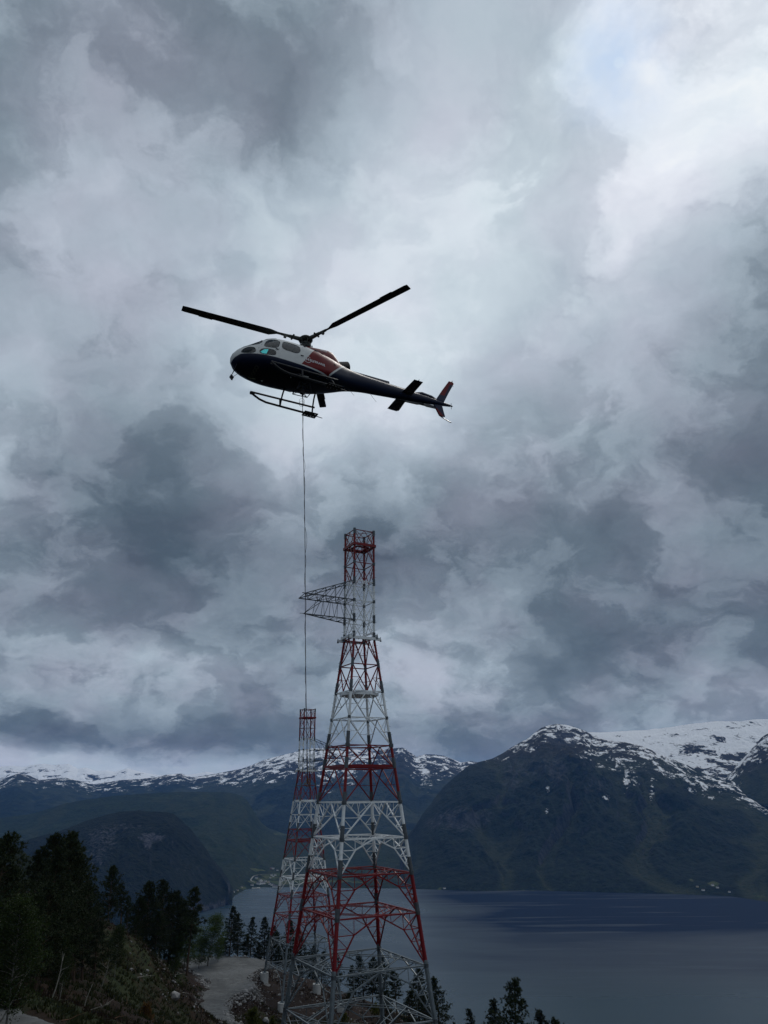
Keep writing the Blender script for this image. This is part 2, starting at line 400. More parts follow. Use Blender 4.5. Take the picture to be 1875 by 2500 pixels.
# right mountain across the fjord
A_cr = [(958, 2172), (972, 2110), (985, 2060), (1006, 2034), (1030, 1990), (1052, 1962), (1085, 1918), (1115, 1892), (1142, 1870), (1170, 1860), (1200, 1853), (1225, 1840), (1255, 1820), (1285, 1806), (1311, 1786), (1322, 1776), (1340, 1770), (1362, 1767), (1385, 1770), (1410, 1777), (1432, 1786), (1450, 1797), (1480, 1806), (1520, 1812), (1570, 1822), (1620, 1845), (1680, 1870), (1730, 1892), (1780, 1905), (1830, 1925), (1900, 1960), (2100, 1990), (2400, 1980)]
A_sh = [(940, 2170), (1034, 2171), (1160, 2176), (1284, 2174), (1400, 2177), (1507, 2180), (1675, 2184), (1786, 2189), (1875, 2203), (2000, 2222), (2150, 2240), (2400, 2270)]
def snowA(PX, PY, DY, Z):
    s = np.interp(PX, [1150, 1230, 1290, 1330, 1400, 1450, 1500, 1650, 1800, 1900], [0, .22, .32, .48, .50, .42, .44, .50, .50, .45])
    w = np.interp(PX, [1150, 1250, 1330, 1400, 1500, 1600, 1700, 1800, 1900], [8, 24, 42, 62, 62, 58, 52, 46, 40])
    v = s * np.clip(1.25 - DY / w, 0, 1)
    v = np.maximum(v, blob(PX, PY, [(1575, 1835, 90, 40, .52), (1640, 1850, 70, 32, .54), (1545, 1890, 16, 32, .42), (1532, 1900, 9, 40, .55), (1590, 1930, 6, 50, .38), (1480, 1945, 10, 9, .6), (1340, 1930, 8, 10, .45), (1335, 1975, 4, 10, .4), (1500, 1882, 20, 6, .45)]))
    return v
def rockA(PX, PY, DY, Z):
    return blob(PX, PY, [(1130, 2000, 100, 42, .75), (1060, 2010, 40, 25, .6), (1300, 1870, 130, 55, .55), (1360, 1880, 40, 50, .7), (1250, 1900, 40, 60, .6), (1460, 1920, 60, 40, .5), (1380, 1800, 90, 30, .8), (1600, 1880, 150, 35, .5)])
mA = terrain_mat('right_mountain_ground', FOR, ROCK, HIGH, 640, 820, .0095, seed=1., stretch=(1, .7, 1.3), meadow=MEAD)
def bulgeA(A, T, P): return P + .05 * np.sin(pi * T) * 1.0
def meadA(PX, PY, DY, Z): return blob(PX, PY, [(1690, 2150, 18, 8, .62), (1745, 2158, 26, 9, .66), (1085, 2170, 30, 6, .55), (1300, 2174, 60, 3, .5), (1620, 2176, 90, 4, .5), (1840, 2190, 50, 6, .5)])
oA, dA = ridge('mountain_right', A_cr, [(940, 5300), (1000, 5700), (1050, 6000), (1200, 6600), (1362, 7000), (1600, 6800), (1800, 6700), (2400, 6600)], A_sh, mA, ncol=900, nrow=420, prof=.93, amp=120, ns=560, seed=3, snow=snowA, rock=rockA, meadow=meadA, gully=150, gscale=380, crest_amp=7, bulge=bulgeA)

# snow plateau and bowl behind it
B_cr = [(1380, 1800), (1430, 1788), (1468, 1788), (1520, 1785), (1582, 1782), (1640, 1775), (1697, 1766), (1763, 1760), (1810, 1761), (1845, 1756), (1875, 1756), (1950, 1762), (2100, 1790), (2400, 1830)]
def snowB(PX, PY, DY, Z):
    v = np.clip(1.25 - np.maximum(DY - 15, 0) / 150., .0, 1.2)
    v = v + blob(PX, PY, [(1700, 1782, 28, 8, -.42), (1760, 1778, 50, 9, -.42), (1740, 1800, 34, 10, -.4), (1800, 1800, 40, 14, -.35), (1850, 1768, 26, 9, -.5), (1700, 1830, 44, 16, -.4), (1780, 1850, 60, 20, -.4), (1640, 1800, 20, 7, -.3)])
    return v
mB = terrain_mat('snow_plateau_ground', FOR, ROCK, HIGH, 300, 500, .0060, seed=2., stretch=(1, .6, 1.5))
ridge('mountain_snow_plateau', B_cr, [(1380, 8600), (1600, 9200), (1875, 9400), (2400, 9400)], [(1380, 7000, 0), (2400, 7300, 0)], mB, zb=-250, ncol=520, nrow=200, prof=.8, amp=50, ns=700, seed=11, snow=snowB, crest_amp=6, gully=30)
# dark spur on the far right
C_cr = [(1740, 1935), (1780, 1893), (1805, 1862), (1822, 1842), (1840, 1822), (1858, 1802), (1880, 1786), (1960, 1760), (2150, 1770), (2400, 1800)]
mC = terrain_mat('right_spur_ground', FOR, ROCK, HIGH, 560, 700, .009, seed=3., stretch=(1, .8, 1.2))
ridge('mountain_right_spur', C_cr, [(1740, 6950), (1880, 7050), (2400, 6900)], [(1740, 6350, 0), (2400, 5600, 0)], mC, zb=-120, ncol=300, nrow=160, prof=.8, amp=60, ns=420, seed=21, snow=lambda PX, PY, DY, Z: .48 * np.clip(1.3 - DY / 50, 0, 1) + blob(PX, PY, [(1860, 1830, 20, 12, .10)]), crest_amp=9, gully=40)

# central range with snow, beyond the valley
D_cr = [(-500, 1880), (-200, 1900), (0, 1906), (42, 1889), (70, 1893), (93, 1904), (130, 1900), (160, 1898), (190, 1906), (228, 1917), (262, 1910), (295, 1904), (340, 1902), (380, 1898), (410, 1891), (443, 1889), (468, 1898), (510, 1892), (548, 1885), (590, 1877), (620, 1866), (645, 1855), (700, 1841), (723, 1835), (760, 1828), (790, 1826), (830, 1831), (870, 1830), (905, 1836), (938, 1829), (962, 1827), (983, 1825), (1000, 1836), (1017, 1848), (1036, 1842), (1060, 1842), (1085, 1845), (1105, 1853), (1125, 1862), (1150, 1858), (1180, 1862), (1250, 1880), (1500, 1900)]
def snowD(PX, PY, DY, Z):
    s = np.interp(PX, [-300, 0, 100, 300, 450, 560, 620, 700, 800, 900, 960, 985, 1010, 1040, 1120, 1200], [.32, .33, .27, .31, .38, .44, .62, .80, .78, .55, .3, .1, .5, .58, .5, .4])
    w = np.interp(PX, [0, 200, 400, 560, 650, 760, 860, 960, 1040, 1120], [24, 24, 28, 34, 52, 62, 60, 34, 66, 40])
    v = s * np.clip(1.2 - DY / w, 0, 1)
    v = np.maximum(v, blob(PX, PY, [(800, 1880, 30, 44, .62), (850, 1880, 22, 34, .55), (1040, 1880, 18, 44, .5), (560, 1905, 60, 10, .5)]))
    return v
mD = terrain_mat('central_range_ground', FOR, ROCK, HIGH, 560, 760, .0085, seed=4., veg_scale=.0025, stretch=(.8, .5, 1.5))
ridge('mountains_central', D_cr, [(-500, 12500), (400, 12500), (760, 12000), (983, 11500), (1060, 12000), (1500, 12000)], [(-500, 7700, 0), (1500, 7700, 0)], mD, zb=-501, ncol=820, nrow=240, prof=.8, amp=110, ns=1300, seed=31, snow=snowD, crest_amp=9, gully=60, gscale=700)
# distant white peaks on the left
E_cr = [(-500, 1850), (-100, 1868), (0, 1872), (30, 1869), (60, 1872), (80, 1867), (105, 1864), (135, 1868), (169, 1865), (190, 1876), (211, 1874), (235, 1882), (260, 1880), (280, 1884), (312, 1876), (345, 1884), (380, 1891), (420, 1894), (470, 1890), (506, 1884), (540, 1890), (620, 1895), (700, 1900)]
def snowE(PX, PY, DY, Z): return .85 + .30 * np.clip(1 - DY / 30, 0, 1) + blob(PX, PY, [(60, 1890, 20, 12, -.3), (230, 1895, 16, 14, -.35), (110, 1885, 14, 10, -.25), (340, 1890, 14, 4, -.4)])
mE = terrain_mat('distant_peak_ground', FOR, ROCK, HIGH, 100, 300, .0030, seed=5., veg_scale=.002, stretch=(1, .5, 2))
ridge('mountains_distant', E_cr, [(-500, 19000), (700, 19000)], [(-500, 14500, 0), (700, 14500, 0)], mE, zb=-200, ncol=500, nrow=140, prof=.8, amp=170, ns=1500, seed=41, snow=snowE, crest_amp=10, gully=120, gscale=600)

# green mid hill and valley floor running to the village shore
F_cr = [(-500, 2040), (-200, 2010), (0, 1997), (84, 1986), (148, 1965), (200, 1954), (253, 1946), (320, 1940), (380, 1936), (430, 1933), (464, 1934), (510, 1933), (548, 1934), (575, 1938), (591, 1944), (602, 1953), (608, 1961), (620, 1982), (633, 2003), (645, 2016), (658, 2028), (690, 2045), (730, 2055), (790, 2058), (850, 2050), (900, 2040), (960, 2030), (1040, 2040), (1200, 2060)]
F_sh = [(-500, 2190), (300, 2195), (560, 2200), (575, 2186), (600, 2172), (625, 2168), (640, 2167), (700, 2168), (800, 2169), (900, 2170), (1000, 2170), (1200, 2172)]
def meadF(PX, PY, DY, Z): return blob(PX, PY, [(640, 2150, 46, 14, .62), (665, 2140, 50, 16, .66), (630, 2125, 30, 8, .6), (690, 2155, 40, 9, .7), (740, 2150, 60, 14, .6), (830, 2150, 80, 12, .55), (600, 2168, 26, 6, .55), (690, 2035, 40, 8, .6), (700, 2110, 40, 12, .5), (650, 2055, 40, 22, .35)])
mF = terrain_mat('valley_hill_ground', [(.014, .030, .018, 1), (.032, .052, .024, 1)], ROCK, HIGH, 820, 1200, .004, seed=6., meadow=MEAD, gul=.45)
def bulgeF(A, T, P):
    d = np.degrees(A); flat = np.clip((d + 12.5) / 4., 0, 1)          # towards the valley mouth the lower slope is a gentle fan
    return P * (1 - flat) + flat * (.9 * T ** 1.15 + .03 * np.clip(T * 12, 0, 1) + .07 * T)
oF, dF = ridge('hill_green', F_cr, [(-500, 7000), (0, 7200), (400, 7200), (560, 7200), (600, 7000), (660, 6600), (760, 6500), (1200, 6600)], F_sh, mF, ncol=620, nrow=300, prof=.9, amp=75, ns=620, seed=51, meadow=meadF, crest_amp=5, gully=70, gscale=380, bulge=bulgeF,
              rock=lambda PX, PY, DY, Z: blob(PX, PY, [(560, 1990, 40, 40, .3)]))
# dark cliff headland
G_cr = [(-500, 2120), (-100, 2085), (60, 2052), (148, 2028), (175, 2017), (203, 2007), (235, 1996), (270, 1986), (300, 1981), (338, 1978), (375, 1981), (405, 1982), (424, 1988), (439, 1999), (456, 2015), (473, 2033), (490, 2055), (506, 2079), (518, 2098), (528, 2117), (540, 2136), (549, 2151), (556, 2165), (562, 2178), (568, 2186)]
G_sh = [(-500, 2330), (100, 2300), (300, 2280), (400, 2258), (484, 2230), (530, 2217), (573, 2203)]
def rockG(PX, PY, DY, Z): return blob(PX, PY, [(250, 2050, 70, 60, .55), (370, 2045, 40, 14, .9), (360, 2060, 14, 14, 1.0), (230, 2090, 40, 60, .5), (470, 2110, 60, 60, .35), (300, 2020, 120, 26, .45), (245, 2105, 5, 10, .9), (190, 2080, 20, 30, .5)])
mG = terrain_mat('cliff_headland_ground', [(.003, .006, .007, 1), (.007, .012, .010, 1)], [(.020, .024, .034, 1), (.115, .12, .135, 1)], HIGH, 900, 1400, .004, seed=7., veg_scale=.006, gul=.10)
ridge('headland_cliff', G_cr, [(-500, 4700), (300, 4700), (440, 4600), (520, 4350), (568, 4050)], G_sh, mG, ncol=560, nrow=320, prof=.62, amp=105, ns=330, seed=61, rock=rockG, crest_amp=5, gully=75, gscale=170, back=1500)
# nearer wooded shoulder at the left edge
H_cr = [(-500, 1990), (-150, 2010), (-40, 2030), (0, 2044), (25, 2062), (55, 2078), (84, 2096), (110, 2122), (140, 2160), (170, 2210), (190, 2250)]
mH = terrain_mat('wooded_shoulder_ground', [(.012, .020, .010, 1), (.022, .034, .014, 1)], ROCK, HIGH, 900, 1400, .004, seed=8., veg_scale=.03)
ridge('hill_shoulder', H_cr, [(-500, 1100), (0, 1050), (190, 900)], [(-500, 420, 0), (190, 520, 0)], mH, zb=-130, ncol=260, nrow=140, prof=.8, amp=24, ns=120, seed=71, crest_amp=6, back=500)

# ------------------------------------------------------------------ fjord water
m, t, b, o = new_mat('fjord_water')
pos = t.node('ShaderNodeNewGeometry').outputs['Position']
ps = t.scalev(pos, .35, 1.0, 1)
wz = t.node('ShaderNodeSeparateXYZ'); t.l.new(pos, wz.inputs[0])
# wind-ruffled water lies off the far right shore, calmer water nearer
big = t.noise(t.scalev(pos, .45, 1.0, 1), .0011, 6, .55, .5)
stre = t.noise(t.scalev(pos, .10, 1.0, 1), .010, 6, .62, .3)
edge = t.math('ADD', t.math('MULTIPLY', wz.outputs[0], .42), t.math('MULTIPLY', t.math('SUBTRACT', big, .5), 2600))
reg = t.math('SUBTRACT', wz.outputs[1], t.math('ADD', 2560, t.math('MULTIPLY', wz.outputs[0], -.10)))                                       # distance line where the ruffled water begins
r1 = t.math('MULTIPLY', t.maprange(t.math('ADD', reg, t.math('MULTIPLY', t.math('SUBTRACT', big, .5), 2000)), -450, 650), t.maprange(t.math('ADD', wz.outputs[0], t.math('MULTIPLY', t.math('SUBTRACT', big, .5), 1500)), 0, 450))
r2 = t.maprange(stre, .54, .66)
ruff = t.math('MULTIPLY', r1, t.maprange(t.math('SUBTRACT', 1.0, r2), 0, 1, .70, 1.0))
leftp = t.math('MULTIPLY', t.maprange(wz.outputs[0], 300, -200), t.maprange(t.math('ADD', stre, t.math('SUBTRACT', big, .5)), .48, .56))
ruff = t.math('MAXIMUM', ruff, t.math('MULTIPLY', leftp, .28))
t.l.new(t.mix(ruff, (.008, .024, .028, 1), (.001, .009, .027, 1)), b.inputs['Base Color'])
t.l.new(t.maprange(ruff, 0, 1, .25, .5), b.inputs['Roughness'])
t.l.new(t.maprange(ruff, 0, 1, .46, .03), b.inputs['Specular IOR Level']); b.inputs['IOR'].default_value = 1.33
wv = t.noise(t.scalev(pos, .5, 1.0, 1), .22, 5, .65); wv2 = t.noise(t.scalev(pos, .25, 1.0, 1), .03, 5, .6)
bn = t.node('ShaderNodeBump'); bn.inputs['Strength'].default_value = .3; bn.inputs['Distance'].default_value = .8
t.l.new(t.math('ADD', wv, t.math('MULTIPLY', wv2, 2.)), bn.inputs['Height']); t.l.new(bn.outputs[0], b.inputs['Normal'])
wv_ = [(-30000, -3000, 0), (30000, -3000, 0), (30000, 30000, 0), (-30000, 30000, 0)]
tag(mesh_obj('water', wv_, [(0, 1, 2, 3)], m), kind='structure')

# ------------------------------------------------------------------ air between here and the far mountains
m = bpy.data.materials.new('haze_air'); m.use_nodes = True; t = NT(m.node_tree); t.n.clear()
o = t.node('ShaderNodeOutputMaterial'); v = t.node('ShaderNodeVolumePrincipled')
v.inputs['Color'].default_value = (.14, .40, 1.0, 1); v.inputs['Density'].default_value = 2.1e-5; v.inputs['Anisotropy'].default_value = .1
t.l.new(v.outputs[0], o.inputs['Volume'])
hb = MB(); hb.box((0, 10500, 660 - 1), 62000, 29000, 1322)
hz = hb.build('haze', m); hz.location = (0, 0, 0); hz.display_type = 'WIRE'; tag(hz, kind='stuff')
# ------------------------------------------------------------------ paint and steel
RED = simple('red_paint', (.15, .005, .008), .5, .16, 2.5, dirt=(.09, .006, .008, 1)); WHITE = simple('white_paint', (.62, .65, .66), .6, .12, 2.5, dirt=(.42, .44, .45, 1))
GALV = simple('galvanised_steel', (.12, .145, .16), .5, .22, 3., metallic=.2); DARKG = simple('bare_joint_steel', (.07, .08, .09), .5, .25, 3., metallic=.3)
CONC = simple('concrete', (.40, .41, .40), .9, .15, 5., bump=.3, dirt=(.26, .27, .26, 1))
TM = [RED, WHITE, GALV, DARKG]
ZP, ZTOP, ZBASE = 15.34, 27.49, -23.4
ST = (24.4 - .0)                                               # tower height origin is the footing top of the near tower (z = ZBASE)
LEV = [27.49, 25.8, 23.7, 21.6, 19.4, 17.25, 15.34, 12.5, 9.7, 7.0, 4.28, 2.1, -1.07, -4.28, -7.38, -10.76, -15.05, -19.3, -23.4]
def Rz(z): return 1.70 + .1604 * max(0., ZP - z)
def paint(z):                                                  # paint band at a height
    if z > 21.6: return 0
    if z > 15.34: return 1
    if z > 9.7: return 0
    if z > 4.28: return 1
    if z > -1.07: return 0
    if z > -7.38: return 1
    if z > -14.6: return 0
    return 2
def corner(k, z, phi):                                         # 0 near, 1 right, 2 far, 3 left
    s, c = sin(phi), cos(phi); d = [(-s, -c), (c, -s), (s, c), (-c, s)][k]
    return np.array([d[0] * Rz(z), d[1] * Rz(z), z])
PAINTW = ['red', 'white', 'grey galvanised']
SPL = [(27.0, 27.49), (21.2, 22.0), (17.0, 17.9), (15.34, 16.0), (12.2, 13.1), (9.7, 10.8), (4.28, 5.6), (2.1, 3.1), (-1.07, -.1), (-4.28, -3.1), (-7.38, -6.0), (-10.76, -9.9)]

def make_tower(name, label, cx, cy, dz, phi, feet, arms, pegs=True, full=True):
    """cx, cy: axis; dz: height shift against the near tower; feet: z of each footing top"""
    root = empty(name, W((cx, cy, ZBASE + dz))); tag(root, label, 'lattice tower', 'lattice towers under construction')
    def L(p): return np.array([p[0], p[1], p[2] - ZBASE])
    def cn(k, z): return L(corner(k, z, phi))
    # legs with paint bands, bare joints and climbing bolts
    for k in range(4):
        mb = MB(); zs = sorted(set([ZTOP, ZP, feet[k] - dz, 9.7, 4.28, -1.07, -7.38, -14.6, 21.6] + [v for s in SPL for v in s]), reverse=True)
        for z1, z0 in zip(zs[:-1], zs[1:]):
            zm = (z0 + z1) / 2; r = .115 + (.10 * (ZP - zm) / 40 if zm < ZP else 0)
            spl = any(a - .01 <= z0 and z1 <= b + .01 for a, b in SPL)
            def P(z): return L(corner(k, z, phi))
            mb.tube(P(z0), P(z1), r * (1.28 if spl else 1), n=8, m=3 if spl else paint(zm))
        if full:
            for z in LEV[:-1]:
                if z != 2.1:
                    rr = .155 + (.08 if z < 5 else 0); d = L(corner(k, z, phi)); mb.tube(d + np.array([0, 0, -.16]), d + np.array([0, 0, .16]), rr, n=8, m=3)
        if pegs:
            outd = corner(k, 0, phi); outd = outd / np.linalg.norm([outd[0], outd[1]]) * 1; outd[2] = 0
            side = np.array([-outd[1], outd[0], 0]); z = ZTOP - .3; q = 0
            while z > feet[k] - dz + 2.5:
                p = L(corner(k, z, phi)); dd = (side if q % 2 else outd)
                mb.tube(p, p + dd * (.30 + Rz(z) * .002), .012, n=4, m=3); z -= .42; q += 1
        b0 = L(corner(k, feet[k] - dz, phi)); mb.box(b0 + np.array([0, 0, .05]), .8, .8, .1, 2)
        mb.build('leg', TM, root)
        f = MB(); f.tube(b0 + np.array([0, 0, -1.9]), b0, .78, n=20); f.tube(b0, b0 + np.array([0, 0, .0]) + np.array([0, 0, .004]), .74, n=20)
        tag(f.build('concrete_footing', CONC, root))
    # face bracing, one mesh for each face of each storey
    for i, (z1, z0) in enumerate(zip(LEV[:-1], LEV[1:])):
        for f in range(4):
            a, b = f, (f + 1) % 4
            za, zb_ = z0, z0
            if i == len(LEV) - 2: za, zb_ = feet[a] - dz + .25, feet[b] - dz + .25
            A1, B1, A0, B0 = cn(a, z1), cn(b, z1), cn(a, za), cn(b, zb_)
            M1, M0 = (A1 + B1) / 2, (A0 + B0) / 2
            m = paint((z0 + z1) / 2); mb = MB(); w = .078 if z1 > ZP else .105 if z1 > 0 else .125; ws = w * .52
            if i == 0:                                         # top crown: double V
                mb.angle(A1, A0 * .62 + B0 * .38, w * .8, m); mb.angle(B1, A0 * .38 + B0 * .62, w * .8, m); mb.angle(A0, M1, w * .8, m); mb.angle(B0, M1, w * .8, m)
            elif i in (1, 3, 5, 7 - 1):                        # upper half of a diamond
                T = M1; mb.angle(T, A0, w, m); mb.angle(T, B0, w, m)
                for P0, P1, P in ((A0, A1, T), (B0, B1, T)):
                    q = (P0 + P) / 2; lg = (P0 + P1) / 2; mb.angle(q, lg, ws, m); mb.angle(q, P1, ws, m)
            elif i in (2, 4, 7):                               # lower half of a diamond
                mb.angle(A1, M0, w, m); mb.angle(B1, M0, w, m)
                for P0, P1 in ((A0, A1), (B0, B1)):
                    q = (P1 + M0) / 2; lg = (P0 + P1) / 2; mb.angle(q, lg, ws, m); mb.angle(q, P0, ws, m)
            elif i < 13:                                       # inverted V with redundants
                h = .5 if i < 12 else .42
                mb.angle(M1, A0, w, m); mb.angle(M1, B0, w, m)
                for P0, P1 in ((A0, A1), (B0, B1)):
                    q = M1 * (1 - h) + P0 * h; lg = P1 * (1 - h) + P0 * h
                    mb.angle(q, lg, ws, m); mb.angle(q, P1, ws, m)
                    if i == 12:
                        h2 = .7; q2 = M1 * (1 - h2) + P0 * h2; lg2 = P1 * (1 - h2) + P0 * h2
                        mb.angle(q2, lg2, ws, m); mb.angle(lg, q2, ws, m)
                        u = M1 * .45 + P1 * .55; mb.angle(u, q, ws, m); q3 = M1 * .8 + P0 * .2; mb.angle(u * .6 + M1 * .4, q3, ws, m)
            else:                                              # knee braces with a hanging truss under the ring
                kn = {13: (.60, .30), 14: (.60, .33), 15: (.60, .30), 16: (.58, .28), 17: (.58, .30)}[i]
                for P0, P1 in ((A0, A1), (B0, B1)):
                    lat = M1 * (1 - kn[0]) + P1 * kn[0]; low = M0 * (1 - kn[0] * .96) + P0 * kn[0] * .96
                    K = lat * (1 - kn[1]) + low * kn[1]; lgk = P1 * (1 - kn[1]) + P0 * kn[1]
                    mb.angle(M1, K, w, m); mb.angle(K, P0, w, m); mb.angle(K, lat, ws, m); mb.angle(K, lgk, ws * 1.2, m); mb.angle(K, P1, ws * 1.2, m)
                    u = M1 * .5 + lat * .5; kk = M1 * .5 + K * .5; mb.angle(u, kk, ws, m); mb.angle(lat, kk, ws, m)
                    for h, h2 in ((.0, .33), (.33, .62), (.62, .84)):
                        pa = lgk * (1 - h) + P0 * h; pb = K * (1 - h2) + P0 * h2; pc = lgk * (1 - h2) + P0 * h2
                        mb.angle(pa, pb, ws, m); mb.angle(pb, pc, ws, m)
            tag(mb.build('face_bracing', TM, root), PAINTW[m] + ' steel face bracing')
    # horizontal frames between the storeys
    for i, z in enumerate(LEV[:-1]):
        mb = MB(); m = paint(z - .02) if z not in (27.49,) else 0; w = .09 if z > ZP else .115 if z > 0 else .14
        P = [cn(k, z) for k in range(4)]; Mi = [(P[k] + P[(k + 1) % 4]) / 2 for k in range(4)]
        for k in range(4):
            mb.angle(P[k], P[(k + 1) % 4], w, m)
        nm = 'horizontal_frame'; lb = PAINTW[m] + ' horizontal frame'
        if z in (27.49, 21.6, 19.4): mb.angle(P[0], P[2], w * .6, m); mb.angle(P[1], P[3], w * .6, m)
        elif z < 8:
            for k in range(4): mb.angle(Mi[k], Mi[(k + 1) % 4], w * .55, m)
        if z == 2.1:
            for k in range(4): mb.angle(P[k] * .93 + P[(k + 1) % 4] * .07 + np.array([0, 0, .22]), P[k] * .07 + P[(k + 1) % 4] * .93 + np.array([0, 0, .22]), .26, m)
        if z <= -4:                                            # hip bracing bowed into the ring
            for k in range(4):
                a, b = P[k], P[(k + 1) % 4]; q1 = a * .72 + b * .28; q2 = a * .28 + b * .72; c_ = (P[0] + P[2]) / 2
                i1, i2 = q1 * .86 + c_ * .14, q2 * .86 + c_ * .14; mi = Mi[k] * .78 + c_ * .22
                dn = np.array([0, 0, -.0]); mb.angle(a, i1, w * .5, m); mb.angle(i1, mi, w * .5, m); mb.angle(mi, i2, w * .5, m); mb.angle(i2, b, w * .5, m)
                for u, v in ((q1, i1), (q2, i2), (Mi[k], mi), (q1, mi), (q2, mi)): mb.angle(u, v, w * .42, m)
                mb.angle(mi, Mi[(k + 1) % 4] * .78 + c_ * .22, w * .5, m)
        tag(mb.build(nm, TM, root), lb)
    # work platform near the top, box girder at the waist, deck below it
    zc = 25.8; mb = MB()
    for k in range(4):
        a, b = cn(k, zc), cn((k + 1) % 4, zc); a2, b2 = a * np.array([1.10, 1.10, 1]), b * np.array([1.10, 1.10, 1])
        u = (b2 - a2) / np.linalg.norm(b2 - a2); v = np.array([-u[1], u[0], 0]); rot = np.stack([u, v, [0, 0, 1]], 1)
        mb.box((a2 + b2) / 2 + np.array([0, 0, .0]), np.linalg.norm(b2 - a2) + .15, .16, .30, 0, rot)
        i1, i2 = a * np.array([.62, .62, 1]), b * np.array([.62, .62, 1])
        mb.box((i1 + i2) / 2 - np.array([0, 0, .10]), np.linalg.norm(i2 - i1), .34, .10, 0, rot)
    tag(mb.build('work_platform', TM, root), 'dark red work platform frame')
    mb = MB(); zc = ZP
    for k in range(4):
        a, b = cn(k, zc), cn((k + 1) % 4, zc); e = 1.16
        a2, b2 = a * np.array([e, e, 1]), b * np.array([e, e, 1]); u = (b2 - a2) / np.linalg.norm(b2 - a2); v = np.array([-u[1], u[0], 0]); rot = np.stack([u, v, [0, 0, 1]], 1)
        hgt = .28 if k % 2 == 0 else .26; off = np.array([0, 0, -.05 if k % 2 == 0 else .24])
        mb.box((a2 + b2) / 2 + off, np.linalg.norm(b2 - a2) + (1.0 if k % 2 == 0 else .3), .20, hgt, 1, rot)
        for q in (a2 - u * (.5 if k % 2 == 0 else .15), b2 + u * (.5 if k % 2 == 0 else .15)):
            mb.tube(q + off - np.array([0, 0, .24]), q + off + np.array([0, 0, .24]), .12, .03, n=6, m=3)
    mb.box(np.array([.75, 0, zc - ZBASE + .46]), 1.9, .2, .16, 1, np.array([[.93, 0, -.36], [0, 1, 0], [.36, 0, .93]]))
    tag(mb.build('waist_girder', TM, root), 'white box girders round the waist')
    mb = MB(); zc = 9.7; R9 = Rz(zc); n = 8
    for r_, h_ in ((.92, .0),):
        pts = [np.array([cos(phi + pi / 8 + 2 * pi * k / n), sin(phi + pi / 8 + 2 * pi * k / n), 0]) * R9 * .80 for k in range(n)]
        lo = [p + np.array([0, 0, zc - ZBASE - .36]) for p in pts]; hi = [p + np.array([0, 0, zc - ZBASE - .06]) for p in pts]
        mb.poly(lo + hi, [tuple(range(n))[::-1], tuple(range(n, 2 * n))] + [(k, (k + 1) % n, n + (k + 1) % n, n + k) for k in range(n)], 1)
    tag(mb.build('deck', TM, root), 'white octagonal deck')
    # cross-arm
    for side, length, nbay in arms:
        mb = MB(); a, b = side; na = cn(a, 0); nb = cn(b, 0); nrm = (na + nb) / 2; nrm[2] = 0; nrm /= np.linalg.norm(nrm)
        zt, zm_, zl = 21.6, 19.4, 17.25; m = 3; w = .095
        At, Bt, Am, Bm, Al, Bl = cn(a, zt), cn(b, zt), cn(a, zm_), cn(b, zm_), cn(a, zl), cn(b, zl)
        tipA, tipB = Am + nrm * length * .96, Bm + nrm * length                     # two tips at the end of the arm
        tipA[2] += .1; tipB[2] += .1
        e3 = lambda p, q, t: p * (1 - t) + q * t
        for T_, M_, L_ in ((At, Am, tipA), (Bt, Bm, tipB)):
            mb.angle(T_, L_, w * 1.1, m); mb.angle(M_, L_, w * 1.2, m)
            for q in range(1, nbay):
                t0 = q / nbay; t1 = (q - 1) / nbay
                mb.angle(e3(T_, L_, t0), e3(M_, L_, t0), w * .6, m); mb.angle(e3(T_, L_, t1), e3(M_, L_, t0), w * .6, m)
        for q in range(nbay + 1):
            t0 = q / nbay; t1 = min(1, (q + 1) / nbay)
            mb.angle(e3(Am, tipA, t0), e3(Bm, tipB, t0), w * .6, m); mb.angle(e3(At, tipA, t0), e3(Bt, tipB, t0), w * .6, m)
            if q < nbay:
                mb.angle(e3(Am, tipA, t0), e3(Bm, tipB, t1), w * .6, m); mb.angle(e3(Bm, tipB, t0), e3(Am, tipA, t1), w * .55, m); mb.angle(e3(At, tipA, t0), e3(Bt, tipB, t1), w * .6, m)
        tip2 = (Al + Bl) / 2 + nrm * length * 1.0; tip2[2] += .12; tip2 = tip2 + (nb - na) / np.linalg.norm(nb - na) * .9
        for s_ in (Al, Bl): mb.angle(s_, tip2, w * 1.1, m)
        mid2 = e3((Am + Bm) / 2, (tipA + tipB) / 2, .60)
        for s_ in (e3(Am, tipA, .5), e3(Bm, tipB, .62)): mb.angle(s_, tip2, w * .7, m)
        for q in range(1, nbay):
            t0 = q / nbay; mb.angle(e3(Al, tip2, t0), e3(Bl, tip2, t0), w * .6, m); mb.angle(e3(Al, tip2, t0), e3(Bl, tip2, (q - 1) / nbay), w * .6, m)
            mb.angle(e3(Bl, tip2, t0), e3(Bm, tipB, t0 * .8), w * .6, m); mb.angle(e3(Al, tip2, t0), e3(Am, tipA, t0 * .8), w * .6, m)
            mb.angle(e3(Bl, tip2, (q - 1) / nbay), e3(Bm, tipB, t0 * .8), w * .5, m)
        mb.tube(tip2, tip2 + nrm * .45, .03, n=5, m=m); mb.tube(tipB, tipB + nrm * .35, .05, n=5, m=m)
        tag(mb.build('crossarm', TM, root), 'bare grey steel lattice crossarm')
    return root

